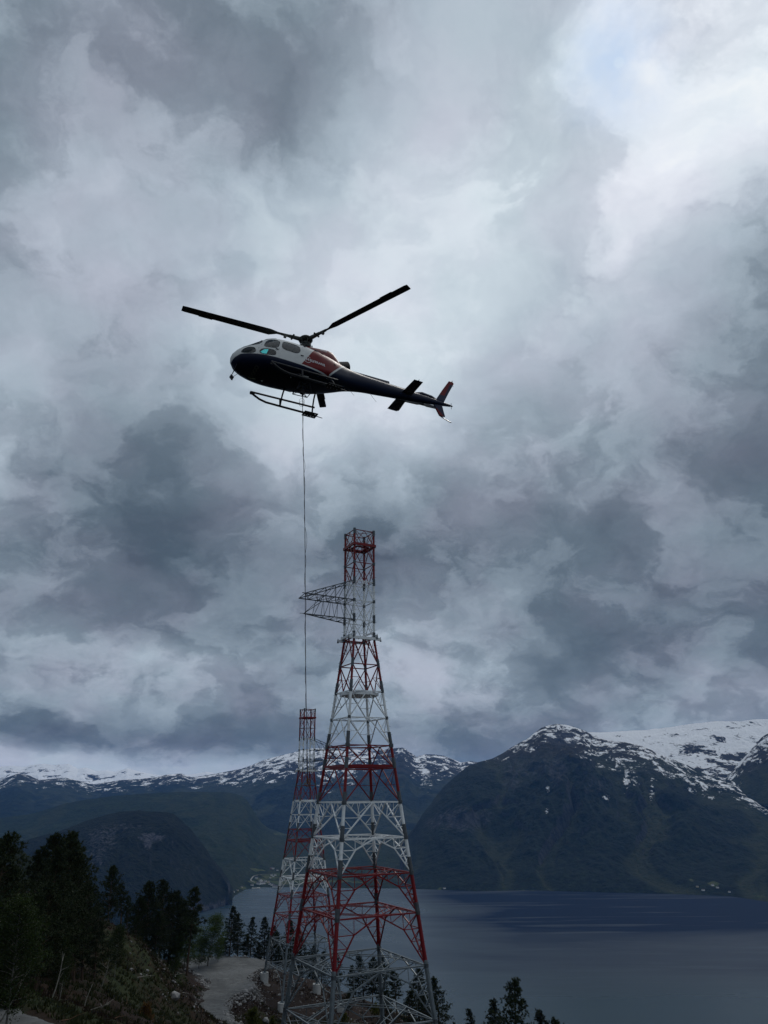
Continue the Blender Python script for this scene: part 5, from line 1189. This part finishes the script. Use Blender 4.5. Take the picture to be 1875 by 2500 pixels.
    if kind == 'birch':
        c0 = C_[:, None] + r.normal(0, .22, (nc, per, 3)); T = np.stack([c0, c0 + dv * s + sd * s * .5, c0 + dv * s * .9 - sd * s * .5], 2)
    else:
        c0 = C_[:, None] + dv * s * .08; T = np.stack([c0 + sd * s * .16, c0 - sd * s * .16, c0 + dv * s], 2)
    Vl = T.reshape(-1, 3); Fl = np.arange(len(Vl)).reshape(-1, 3)
    tm = bpy.data.meshes.new('trunk'); tm.from_pydata([tuple(v) for v in mb.v], [], mb.f)
    nb_ = len(br.v); me = bpy.data.meshes.new('crown')
    Vb = np.array(br.v); Fb = np.array(br.f); Fb3 = np.concatenate([Fb[:, [0, 1, 2]], Fb[:, [0, 2, 3]]])
    VV = np.concatenate([Vb, Vl]).astype(np.float32); FF = np.concatenate([Fb3, Fl + nb_]).astype(np.int32)
    me.vertices.add(len(VV)); me.vertices.foreach_set('co', VV.ravel()); me.loops.add(FF.size); me.loops.foreach_set('vertex_index', FF.ravel())
    me.polygons.add(len(FF)); me.polygons.foreach_set('loop_start', np.arange(0, FF.size, 3, dtype=np.int32))
    me.materials.append(m_bark if kind != 'birch' else m_birchbark); me.materials.append({'pine': m_pine, 'spruce': m_spruce, 'birch': m_birch}[kind])
    me.polygons.foreach_set('material_index', np.r_[np.zeros(len(Fb3), np.int32), np.ones(len(Fl), np.int32)]); me.update(calc_edges=True)
    tm.materials.append(m_bark if kind != 'birch' else m_birchbark); tm.update()
    return tm, me, H
PR = {'p1': tree_proto('pine', 11, 1, .22, .20), 'p2': tree_proto('pine', 11, 2, .20, .26), 'p3': tree_proto('pine', 11, 3, .25, .14, 1.25), 'p4': tree_proto('pine', 11, 4, .15, .42, .75), 'p5': tree_proto('pine', 11, 9, .19, .10, 1.15),
      's1': tree_proto('spruce', 9, 5, .23, .10), 's2': tree_proto('spruce', 9, 6, .20, .08), 'b1': tree_proto('birch', 7, 7, .30, .15, 1.2), 'b2': tree_proto('birch', 7, 8, .26, .12, 1.1)}
TNAME = {'p': ('pine_tree', 'pine'), 's': ('spruce_tree', 'spruce'), 'b': ('birch_tree', 'birch')}
trng = random.Random(11)
def tree(kind, px, py, dist, label, group, fat=1.0, base_z=None, leaf=None, hmin=2.):
    top = at_d(px, py, dist); gz_ = gz(top[0], top[1], False) if base_z is None else base_z
    H = max(hmin, top[2] - gz_); tm, cm, h0 = PR[kind]; s = H / h0
    nm, cat = TNAME[kind[0]]
    root = bpy.data.objects.new(nm, None); C.objects.link(root); root.location = W((top[0], top[1], gz_)); root.rotation_euler = (0, 0, trng.uniform(0, 6.28))
    w_ = s * fat if s > .62 else max(s, .62 * s / .62) * fat
    root.scale = (w_, w_, s); tag(root, label, cat, group)
    for n_, me in (('trunk', tm), ('crown', cm)):
        o = bpy.data.objects.new(n_, me); C.objects.link(o); o.parent = root
        if n_ == 'crown' and leaf is not None:
            o.material_slots[1].link = 'OBJECT'; o.material_slots[1].material = leaf
    return root
G1, G2, G3, G4, G5 = 'tall pines at the left edge', 'pines behind the grassy mound', 'trees along the far rim of the gravel place', 'pines on the slope behind the towers', 'treetops at the bottom right'
TL = [
 ('p3', 8, 2044, 56, 'tall dark pine cut by the left edge of the photo, highest there', G1, 1.1), ('p1', -45, 2060, 52, 'dark pine mostly outside the left edge', G1, 1.2), ('p3', 42, 2120, 60, 'dense dark pine just right of the one cut by the left edge', G1, 1.15),
 ('p2', 99, 2082, 66, 'dark pine with a blunt top left of the highest pine crown', G1, 1.0), ('p5', 133, 2078, 63, 'slim dark pine leaning against the highest left pine', G1, 1.0), ('p1', 139, 2042, 70, 'highest pine of the left wood, open branched crown', G1, .95),
 ('p3', 163, 2040, 74, 'broad pine twin-topped with the highest one, on its right', G1, .95), ('p1', 184, 2058, 72, 'pine with a ragged right shoulder beside the highest pair', G1, 1.05), ('p2', 212, 2080, 78, 'pine with a leaning tip at the right edge of the tall left cluster', G1, 1.0),
 ('p3', 228, 2160, 80, 'lower full pine at the right foot of the tall left cluster', G1, 1.0), ('p5', 20, 2200, 47, 'dark bushy pine low at the left edge in front of the tall ones', G1, 1.3), ('p3', 75, 2190, 55, 'shadowy thick pine in the middle of the left wood', G1, 1.2),
 ('p1', 120, 2160, 58, 'dark pine filling the wood below the highest crown', G1, 1.25), ('p3', 170, 2150, 66, 'deep green pine in front of the broad twin-topped pine', G1, 1.2), ('p2', 205, 2190, 74, 'pine standing in front of the leaning-tipped one', G1, 1.2), ('p5', 250, 2215, 84, 'short dense pine where the tall wood meets the mound', G1, 1.2),
 ('b1', 60, 2200, 45, 'yellowish green birch in front of the left pines', G1, 1.0), ('b2', 165, 2290, 62, 'pale green birch low among the left trunks', G1, 1.0), ('b1', 292, 2262, 93, 'yellow-green birch growing on the left flank of the mound', G2, .9),
 ('p3', 280, 2118, 122, 'pointed full pine rising alone behind the mound', G2, 1.0), ('p4', 305, 2162, 126, 'thin crowned pine right of the pointed one behind the mound', G2, 1.1), ('p4', 318, 2190, 130, 'bare-stemmed thin pine close behind the mound crest', G2, .8),
 ('p1', 345, 2195, 140, 'dark pine in the gap left of the two round crowns', G2, 1.1), ('p3', 365, 2156, 142, 'left one of two round-crowned pines behind the mound', G2, 1.05), ('p1', 403, 2154, 146, 'right one of two round-crowned pines behind the mound', G2, 1.05), ('p3', 421, 2180, 150, 'full pine tucked against the right round-crowned pine', G2, 1.0),
 ('p2', 441, 2200, 152, 'lower dark pine left of the tall bare-stemmed one', G2, 1.1), ('p4', 472, 2169, 156, 'tall bare-stemmed pine with a sparse top above the gravel place', G2, 1.1), ('p5', 385, 2225, 140, 'short dark pine under the two round crowns', G2, 1.3), ('p5', 335, 2240, 128, 'short dark pine just over the mound crest', G2, 1.3),
 ('b1', 457, 2252, 160, 'round green birch at the left end of the gravel place', G3, 1.25), ('b2', 514, 2240, 172, 'bright green conical birch at the rim of the gravel place', G3, 1.35), ('b1', 490, 2290, 170, 'low birch left of the conical one', G3, 1.2), ('b2', 535, 2292, 176, 'low birch right of the conical one', G3, 1.1), ('b2', 425, 2290, 150, 'dim green birch bush beside the mound end', G3, 1.2),
 ('s1', 566, 2214, 182, 'tallest spiky spruce behind the gravel place', G3, .95), ('p5', 586, 2234, 184, 'dark pine leaning against the tallest spiky spruce', G3, 1.15), ('s2', 615, 2242, 186, 'narrow spruce between the dark pair and the left tower', G3, 1.05), ('s1', 650, 2240, 190, 'spruce seen just left of the farther tower leg', G3, 1.0), ('p5', 600, 2290, 184, 'low bushy pine under the narrow spruce', G3, 1.4), ('p5', 635, 2300, 186, 'low bushy pine left of the farther tower', G3, 1.4), ('s2', 555, 2290, 182, 'small spruce at the foot of the tallest spiky one', G3, 1.3),
 ('s1', 665, 2261, 188, 'spruce showing through the legs of the farther tower on its left', G4, 1.1), ('p5', 685, 2278, 190, 'short pine seen through the farther tower', G4, 1.3), ('s1', 713, 2249, 190, 'pointed spruce behind the centre of the farther tower', G4, 1.05), ('s2', 742, 2270, 192, 'dark spruce behind the right leg of the farther tower', G4, 1.15), ('p5', 765, 2310, 190, 'low pine between the two towers', G4, 1.2), ('p5', 700, 2315, 186, 'low dark pine at the centre of the farther tower base', G4, 1.4), ('s2', 786, 2326, 188, 'small dark spruce just left of the near leg of the big tower', G4, 1.2),
 ('p5', 822, 2338, 178, 'pine seen behind the near leg of the big tower', G4, 1.2), ('p5', 864, 2360, 172, 'pine with a square top inside the big tower frame', G4, 1.2), ('s2', 889, 2332, 172, 'pointed spruce left of the dark far leg of the big tower', G4, 1.1), ('p1', 909, 2340, 170, 'pine crown touching the dark far leg of the big tower', G4, 1.0), ('p5', 927, 2336, 172, 'pine right behind the dark far leg of the big tower', G4, 1.0),
 ('p4', 967, 2376, 158, 'sparse pine between the far leg and right leg of the big tower', G4, 1.3), ('s1', 1019, 2367, 162, 'triangular spruce left of the right leg of the big tower', G4, 1.3), ('p5', 1071, 2391, 150, 'dense upright pine just right of the big tower', G4, 1.1), ('p5', 995, 2420, 150, 'low pine between the sparse one and the triangular spruce', G4, 1.3), ('p3', 1040, 2430, 148, 'low pine behind the right leg of the big tower', G4, 1.1), ('p3', 940, 2420, 152, 'low pine in front of the sparse one inside the big tower', G4, 1.1), ('p3', 850, 2420, 156, 'low dark pine in the middle of the big tower base', G4, 1.1),
 ('s2', 1156, 2462, 140, 'small treetop farthest left of the bottom right group', G5, 1.0), ('p5', 1214, 2448, 136, 'short treetop attached to the left of the tall bottom right pine', G5, 1.1), ('p1', 1250, 2394, 132, 'tallest pine of the bottom right group with open branches', G5, .9), ('s2', 1340, 2475, 130, 'treetop farthest right along the bottom edge', G5, 1.1), ('p5', 1111, 2496, 142, 'tiny tip of a pine at the bottom edge beside the big tower', G5, .9), ('p5', 1372, 2494, 128, 'barely visible pine tip right of all the others', G5, 1.0),
]
m_birch2 = leafmat('fresh_birch_leaves', (.016, .030, .007, 1), (.045, .075, .016, 1), .6, .35)
for k, px, py, d, lb, g, fat in TL:
    tree(k, px, py, d, lb, g, fat * (.88 if g in (G1, G2) else 1), leaf=m_birch2 if g == G3 and k[0] == 'b' else None)
# saplings and bushes
G6 = 'young trees in the foreground scrub'
def bush(name, cat, px, py, d, H, mat, label, seed, wid=.5, n=260, spiky=True):
    q = at_d(px, py, d); z = q[2] - H; r = np.random.default_rng(seed); root = empty(name, W((q[0], q[1], z))); tag(root, label, cat, G6)
    mb = MB(); L = []
    for i in range(22):
        f = i / 22; a = i * 2.4; p = np.array([0, 0, H * (.1 + .85 * f)]); d_ = np.array([cos(a), sin(a), .7 + .6 * f]); d_ /= np.linalg.norm(d_); Lb = H * wid * (1.05 - f * .8) * r.uniform(.7, 1.15)
        e = p + d_ * Lb; mb.tube(p, e, .012, .004, n=4, caps=False)
        for c in range(int(n / 22)): L.append(p + (e - p) * r.uniform(.25, 1.02) + r.normal(0, .04 * H, 3))
    mb.tube((0, 0, -.3), (0, 0, H * .95), .03, .006, n=6); mb.build('stem', m_bark, root)
    L = np.array(L); nc = len(L); dv = r.normal(0, 1, (nc, 9, 3)) + np.array([0, 0, .6]); dv /= np.linalg.norm(dv, axis=-1, keepdims=True); s = (.13 if spiky else .10) * H ** .5 * r.uniform(.6, 1.2, (nc, 9, 1))
    sd = np.cross(dv, r.normal(0, 1, (nc, 9, 3))); sd /= np.linalg.norm(sd, axis=-1, keepdims=True); k = .13 if spiky else .45; c0 = L[:, None]
    T = np.stack([c0 + sd * s * k, c0 - sd * s * k, c0 + dv * s], 2).reshape(-1, 3); fast_mesh('foliage', T, np.arange(len(T)).reshape(-1, 3), mat, parent=root)
bush('young_pine', 'sapling', 358, 2452, 80, 2.6, m_brown, 'orange-brown young conifer at the bottom edge below the mound', 1, .5, 420)
bush('young_pine', 'sapling', 338, 2476, 79, 1.6, m_brown, 'smaller orange-brown sapling touching the left of the larger one', 4, .55, 300)
bush('shrub', 'shrub', 168, 2480, 58, 1.2, m_rowan, 'yellowish shrub at the bottom edge in the left scrub', 2, .6, 300, False)
bush('young_pine', 'sapling', 618, 2464, 97, 3.0, m_rowan, 'yellow-green young pine with drooping sprays below the gravel road bend', 3, .55, 520)
bush('young_pine', 'sapling', 665, 2484, 96, 1.8, m_rowan, 'small yellow-green sapling between the drooping one and the big tower', 5, .45, 300)
bush('shrub', 'shrub', 30, 2424, 50, 1.3, m_heath, 'reddish brown bush beside the road bend at the lower left', 6, .7, 420, False)
bush('shrub', 'shrub', 60, 2440, 51, .9, m_heath, 'low reddish bush right of the larger one by the road bend', 7, .8, 300, False)
bush('shrub', 'shrub', 915, 2452, 142, 2.0, m_rowan, 'dull yellow shrub at the base inside the big tower', 8, .7, 300, False)
bush('shrub', 'shrub', 840, 2478, 134, 1.8, m_rowan, 'brownish yellow shrub low between the big tower legs', 9, .8, 300, False)

# bigger stones and bleached snags one can point at
def boulder(px, py, size, seed, label, mat, z=None, squash=.7):
    q = at_d(px, py, z) ; g_ = gz(q[0], q[1]); r = np.random.default_rng(seed)
    import bmesh
    bm = bmesh.new(); bmesh.ops.create_icosphere(bm, subdivisions=3, radius=1)
    planes = []
    for _ in range(11): q_ = r.normal(0, 1, 3); planes.append((q_ / np.linalg.norm(q_), r.uniform(.45, .8)))
    for v in bm.verts:
        c = np.array(v.co); n = 1 + .32 * (fbm(np.array([c[0] * 1.3 + seed]), np.array([c[1] * 1.3 + c[2] * 1.7]), 3, seed, .5, True)[0] - .5) * 2
        c = c * n
        for pn_, pd_ in planes: c = c - pn_ * max(0., c @ pn_ - pd_)
        v.co = Vector((c[0] * size[0], c[1] * size[1], c[2] * size[2]))
    me = bpy.data.meshes.new('boulder'); bm.to_mesh(me); bm.free(); me.materials.append(mat)
    o = bpy.data.objects.new('boulder', me); C.objects.link(o); o.location = W((q[0], q[1], g_ + size[2] * .3)); o.rotation_euler = (r.uniform(-.4, .4), r.uniform(-.4, .4), r.uniform(0, 6)); tag(o, label, 'boulder', 'boulders by the gravel road')
boulder(476, 2402, (.8, .6, .8), 1, 'largest pale boulder on the bank left of the road neck', m_pale, 137)
boulder(494, 2412, (.8, .7, .5), 2, 'flat pale boulder touching the road neck, right of the largest', m_pale, 139)
boulder(482, 2424, (.7, .6, .5), 3, 'small pale boulder below the two larger ones', m_pale, 134)
boulder(620, 2392, (.6, .5, .35), 4, 'grey boulder at the edge of the turning place near the left footing', m_rock, 153)
boulder(606, 2402, (.5, .4, .3), 5, 'smaller grey boulder below the one near the left footing', m_rock, 150)
boulder(655, 2364, (.8, .6, .4), 6, 'wide grey boulder right behind the left footing', m_rock, 163)
def snag(px, py, d, L_, tilt, label, seed):
    q = at_d(px, py, d); g_ = gz(q[0], q[1]); r = np.random.default_rng(seed); mb = MB(); p = np.array([0., 0, 0]); d_ = np.array([sin(tilt), 0, cos(tilt)])
    for i in range(5):
        d_ = d_ + np.array([r.normal(0, .13), r.normal(0, .13), r.normal(0, .05)]); d_ /= np.linalg.norm(d_); e = p + d_ * L_ / 5; mb.tube(p, e, .05 * (1 - i * .17), .05 * (1 - (i + 1) * .17), n=5); 
        if i > 1: s_ = r.normal(0, 1, 3); s_[2] = abs(s_[2]); mb.tube(p, p + s_ / np.linalg.norm(s_) * L_ * .22, .02, .006, n=4)
        p = e
    o = mb.build('dead_branch', m_stick); o.location = W((q[0], q[1], g_ + .05)); tag(o, label, 'dead branch', 'bleached dead branches on the scrub')
snag(125, 2440, 56, 2.6, .25, 'upright bleached dead stem among the left trunks', 1); snag(0, 2400, 46, 3.0, .7, 'slanting pale dead branch at the left edge', 2); snag(215, 2490, 62, 1.8, 1.2, 'fallen bleached branch at the bottom left of centre', 3)
snag(140, 2475, 58, 1.4, .2, 'short forked bleached twig standing at the bottom left', 4); snag(245, 2440, 82, 2.6, .35, 'thin dead stem standing at the foot of the mound', 5); snag(400, 2343, 130, 3.4, 1.45, 'pale fallen branch at the left end of the gravel place', 6)
snag(335, 2392, 100, 1.9, 1.4, 'bent bleached branch lying on the mound', 7); snag(385, 2362, 112, 1.7, .3, 'short standing bleached stick near the mound crest', 8); snag(205, 2465, 66, 1.6, .2, 'upright white twig between the wood and the brown sapling', 9)
# ------------------------------------------------------------------ shore villages across the water
m_hw = simple('white_clapboard', (.60, .60, .57), .8, .08, .3); m_hr = simple('red_clapboard', (.22, .05, .04), .8, .1, .3); m_hy = simple('pale_yellow_clapboard', (.45, .40, .25), .8, .1, .3); m_roof = simple('grey_roof', (.10, .10, .11), .8, .2, .3); m_win = simple('dark_window', (.03, .035, .04), .3, .1, 1.)
def terr_z(ridge_d, x, y):
    a = atan2(x, y); r = math.hypot(x, y); az = ridge_d['az']; j = int(np.clip(np.searchsorted(az, a), 1, len(az) - 1))
    X_, Y_, Z_ = ridge_d['X'][:, j], ridge_d['Y'][:, j], ridge_d['Z'][:, j]; rr = np.hypot(X_, Y_); return float(np.interp(r, rr, Z_))
def on_ridge(rd, px, py):                                       # where the line of sight meets the slope
    d = ray(px, py); d = d / math.hypot(d[0], d[1]); prev = None
    a = atan2(d[0], d[1]); az = rd['az']; j = int(np.clip(np.searchsorted(az, a), 1, len(az) - 1)); rr = np.hypot(rd['X'][:, j], rd['Y'][:, j]); zz = rd['Z'][:, j]
    for r in np.arange(rr[0] + 4, rr[-1], 6.):
        if np.interp(r, rr, zz) >= d[2] * r: return np.array([d[0] * r, d[1] * r, float(np.interp(r, rr, zz))])
    r = rr[0] + 12; return np.array([d[0] * r, d[1] * r, float(np.interp(r, rr, zz))])
def house(rd, px, py, L_, Wd, Hh, mat, label, group, yaw, name='house', gable=True):
    q = on_ridge(rd, px, py); root = empty(name, W((q[0], q[1], q[2] - .5))); root.rotation_euler = (0, 0, yaw); tag(root, label, 'house' if name == 'house' else 'building', group)
    mb = MB(); mb.box((0, 0, Hh / 2), L_, Wd, Hh); e = .3
    mb.poly([(-L_ / 2, -Wd / 2, Hh), (-L_ / 2, Wd / 2, Hh), (-L_ / 2, 0, Hh + Wd * .4), (L_ / 2, -Wd / 2, Hh), (L_ / 2, Wd / 2, Hh), (L_ / 2, 0, Hh + Wd * .4)], [(0, 1, 2), (3, 5, 4), (0, 2, 5, 3), (1, 4, 5, 2)]); mb.build('wall', mat, root)
    mb = MB(); k = Wd * .4 / (Wd / 2)
    for s in (1, -1):
        P = [(-L_ / 2 - e, s * (Wd / 2 + e), Hh - e * k + .1), (L_ / 2 + e, s * (Wd / 2 + e), Hh - e * k + .1), (L_ / 2 + e, 0, Hh + Wd * .4 + .12), (-L_ / 2 - e, 0, Hh + Wd * .4 + .12)]
        P2 = [(a, b_, c_ + .25) for a, b_, c_ in P]; mb.poly(P + P2, [(0, 1, 2, 3)[::s], (4, 5, 6, 7)[::-s], (0, 4, 5, 1)[::s], (0, 3, 7, 4)[::s], (1, 5, 6, 2)[::s]])
    mb.build('roof', m_roof, root)
    mb = MB()
    for sy in (-1, 1):
        for i in range(max(2, int(L_ / 4))): mb.box((-L_ / 2 + (i + .5) * L_ / max(2, int(L_ / 4)), sy * (Wd / 2 + .02), Hh * .55), 1.2, .1, 1.3)
    tag(mb.build('windows', m_win, root)) if False else None
VG = 'houses of the shore village behind the left tower'; RG = 'farmhouses on the right shore'
hr = random.Random(3)
VH = [(615, 2163, 14, 9, 6, m_hw, 'white boathouse at the left end of the village quay'), (570, 2179, 11, 8, 5, m_hw, 'white house alone on the shore farthest left of the village'), (579, 2176, 14, 8, 5, m_hy, 'long pale house on the shore left of the village'), (590, 2168, 12, 8, 5, m_hy, 'pale house on the wooded shore halfway to the quay'),
 (626, 2145, 16, 9, 6, m_hw, 'white farmhouse above the winding village road'), (631, 2160, 24, 14, 9, m_hw, 'big pale quayside hall'), (635, 2154, 12, 10, 14, m_hw, 'tall white block standing over the quay'), (641, 2159, 30, 14, 8, m_hw, 'long pale warehouse right of the tall white block'),
 (638, 2152, 14, 9, 6, m_hw, 'white house directly above the tall block'), (648, 2153, 13, 9, 6, m_hw, 'white house in the row behind the warehouse'), (655, 2155, 15, 9, 6, m_hy, 'pale house next to the yellow field'), (658, 2160, 12, 8, 6, m_hw, 'white house right of the long warehouse'),
 (664, 2162, 14, 9, 6, m_hw, 'white shore house right of the warehouse'), (669, 2164, 12, 8, 6, m_hr, 'red boathouse at the shore left of the tower leg'), (663, 2138, 15, 9, 6, m_hw, 'white house on the terrace above the yellow field'), (667, 2141, 11, 8, 5, m_hw, 'small white house below the terrace one'),
 (672, 2138, 14, 9, 6, m_hw, 'white house beside the farther tower at terrace height'), (660, 2144, 10, 8, 5, m_hw, 'small white house between terrace and field'), (666, 2122, 17, 10, 7, m_hw, 'bright white house highest on the village slope'), (661, 2122, 12, 8, 5, m_hr, 'reddish house left of the highest white one'), (677, 2126, 12, 8, 5, m_hw, 'white house right of the highest one, by the tower'),
 (693, 2150, 13, 9, 6, m_hw, 'white house seen through the farther tower'), (712, 2158, 13, 9, 6, m_hw, 'white shore house seen through the farther tower'), (730, 2148, 13, 9, 6, m_hw, 'white house seen between the farther and big tower'), (676, 2030, 24, 12, 8, m_hw, 'pale farmhouse far up the valley left of the tower'), (684, 2031, 20, 12, 7, m_hw, 'second pale farmhouse far up the valley')]
for px, py, L_, Wd, Hh, mt, lb in VH: house(dF, px, py, L_, Wd, Hh, mt, lb, VG, hr.uniform(-.5, .5))
for px, py, L_, Wd, Hh, mt, lb in [(1085, 2172, 13, 8, 5, m_hw, 'white house on the shore just right of the big tower'), (1703, 2168, 12, 8, 5, m_hy, 'pale house on the right shore below the meadow'), (1717, 2175, 15, 8, 5, m_hw, 'white boathouse at the water on the right shore'), (1740, 2163, 13, 9, 6, m_hw, 'white farmhouse beside the right meadow'),
 (1752, 2170, 12, 8, 5, m_hw, 'white house right of the right-shore farmhouse'), (1781, 2180, 10, 7, 5, m_hw, 'small white house on the point at the right shore')]:
    house(dA, px, py, L_, Wd, Hh, mt, lb, RG, hr.uniform(-.5, .5))
q = at_z(625, 2168.5, -498.5); mb = MB(); mb.box((0, 0, 0), 46, 14, 3.0); mb.box((12, 4, 2.5), 16, 6, 3)
tag(mb.build('quay', simple('pale_concrete_quay', (.42, .42, .40), .9, .15, .2)), 'pale ferry quay at the village waterline', 'quay'); bpy.data.objects['quay'].location = W(q)
# winding village road
m_road = simple('pale_road', (.20, .20, .18), .9, .1, .05); P = [on_ridge(dF, *p) for p in [(660, 2136), (650, 2136.5), (640, 2137), (630, 2138), (621, 2140), (617, 2143), (614, 2147), (612, 2150), (613, 2153), (617, 2155), (622, 2157)]]
V, Fc = [], []
for i, p in enumerate(P):
    a = P[min(i + 1, len(P) - 1)] - P[max(i - 1, 0)]; n_ = np.array([-a[1], a[0], 0]); n_ /= np.linalg.norm(n_) + 1e-9
    for s in (1, -1): V.append(tuple(p + n_ * s * 4.0 + np.array([0, 0, CAMZ + 4.0])))
Fc = [(2 * i, 2 * i + 1, 2 * i + 3, 2 * i + 2) for i in range(len(P) - 1)]
tag(mesh_obj('village_road', V, Fc, m_road), kind='structure')
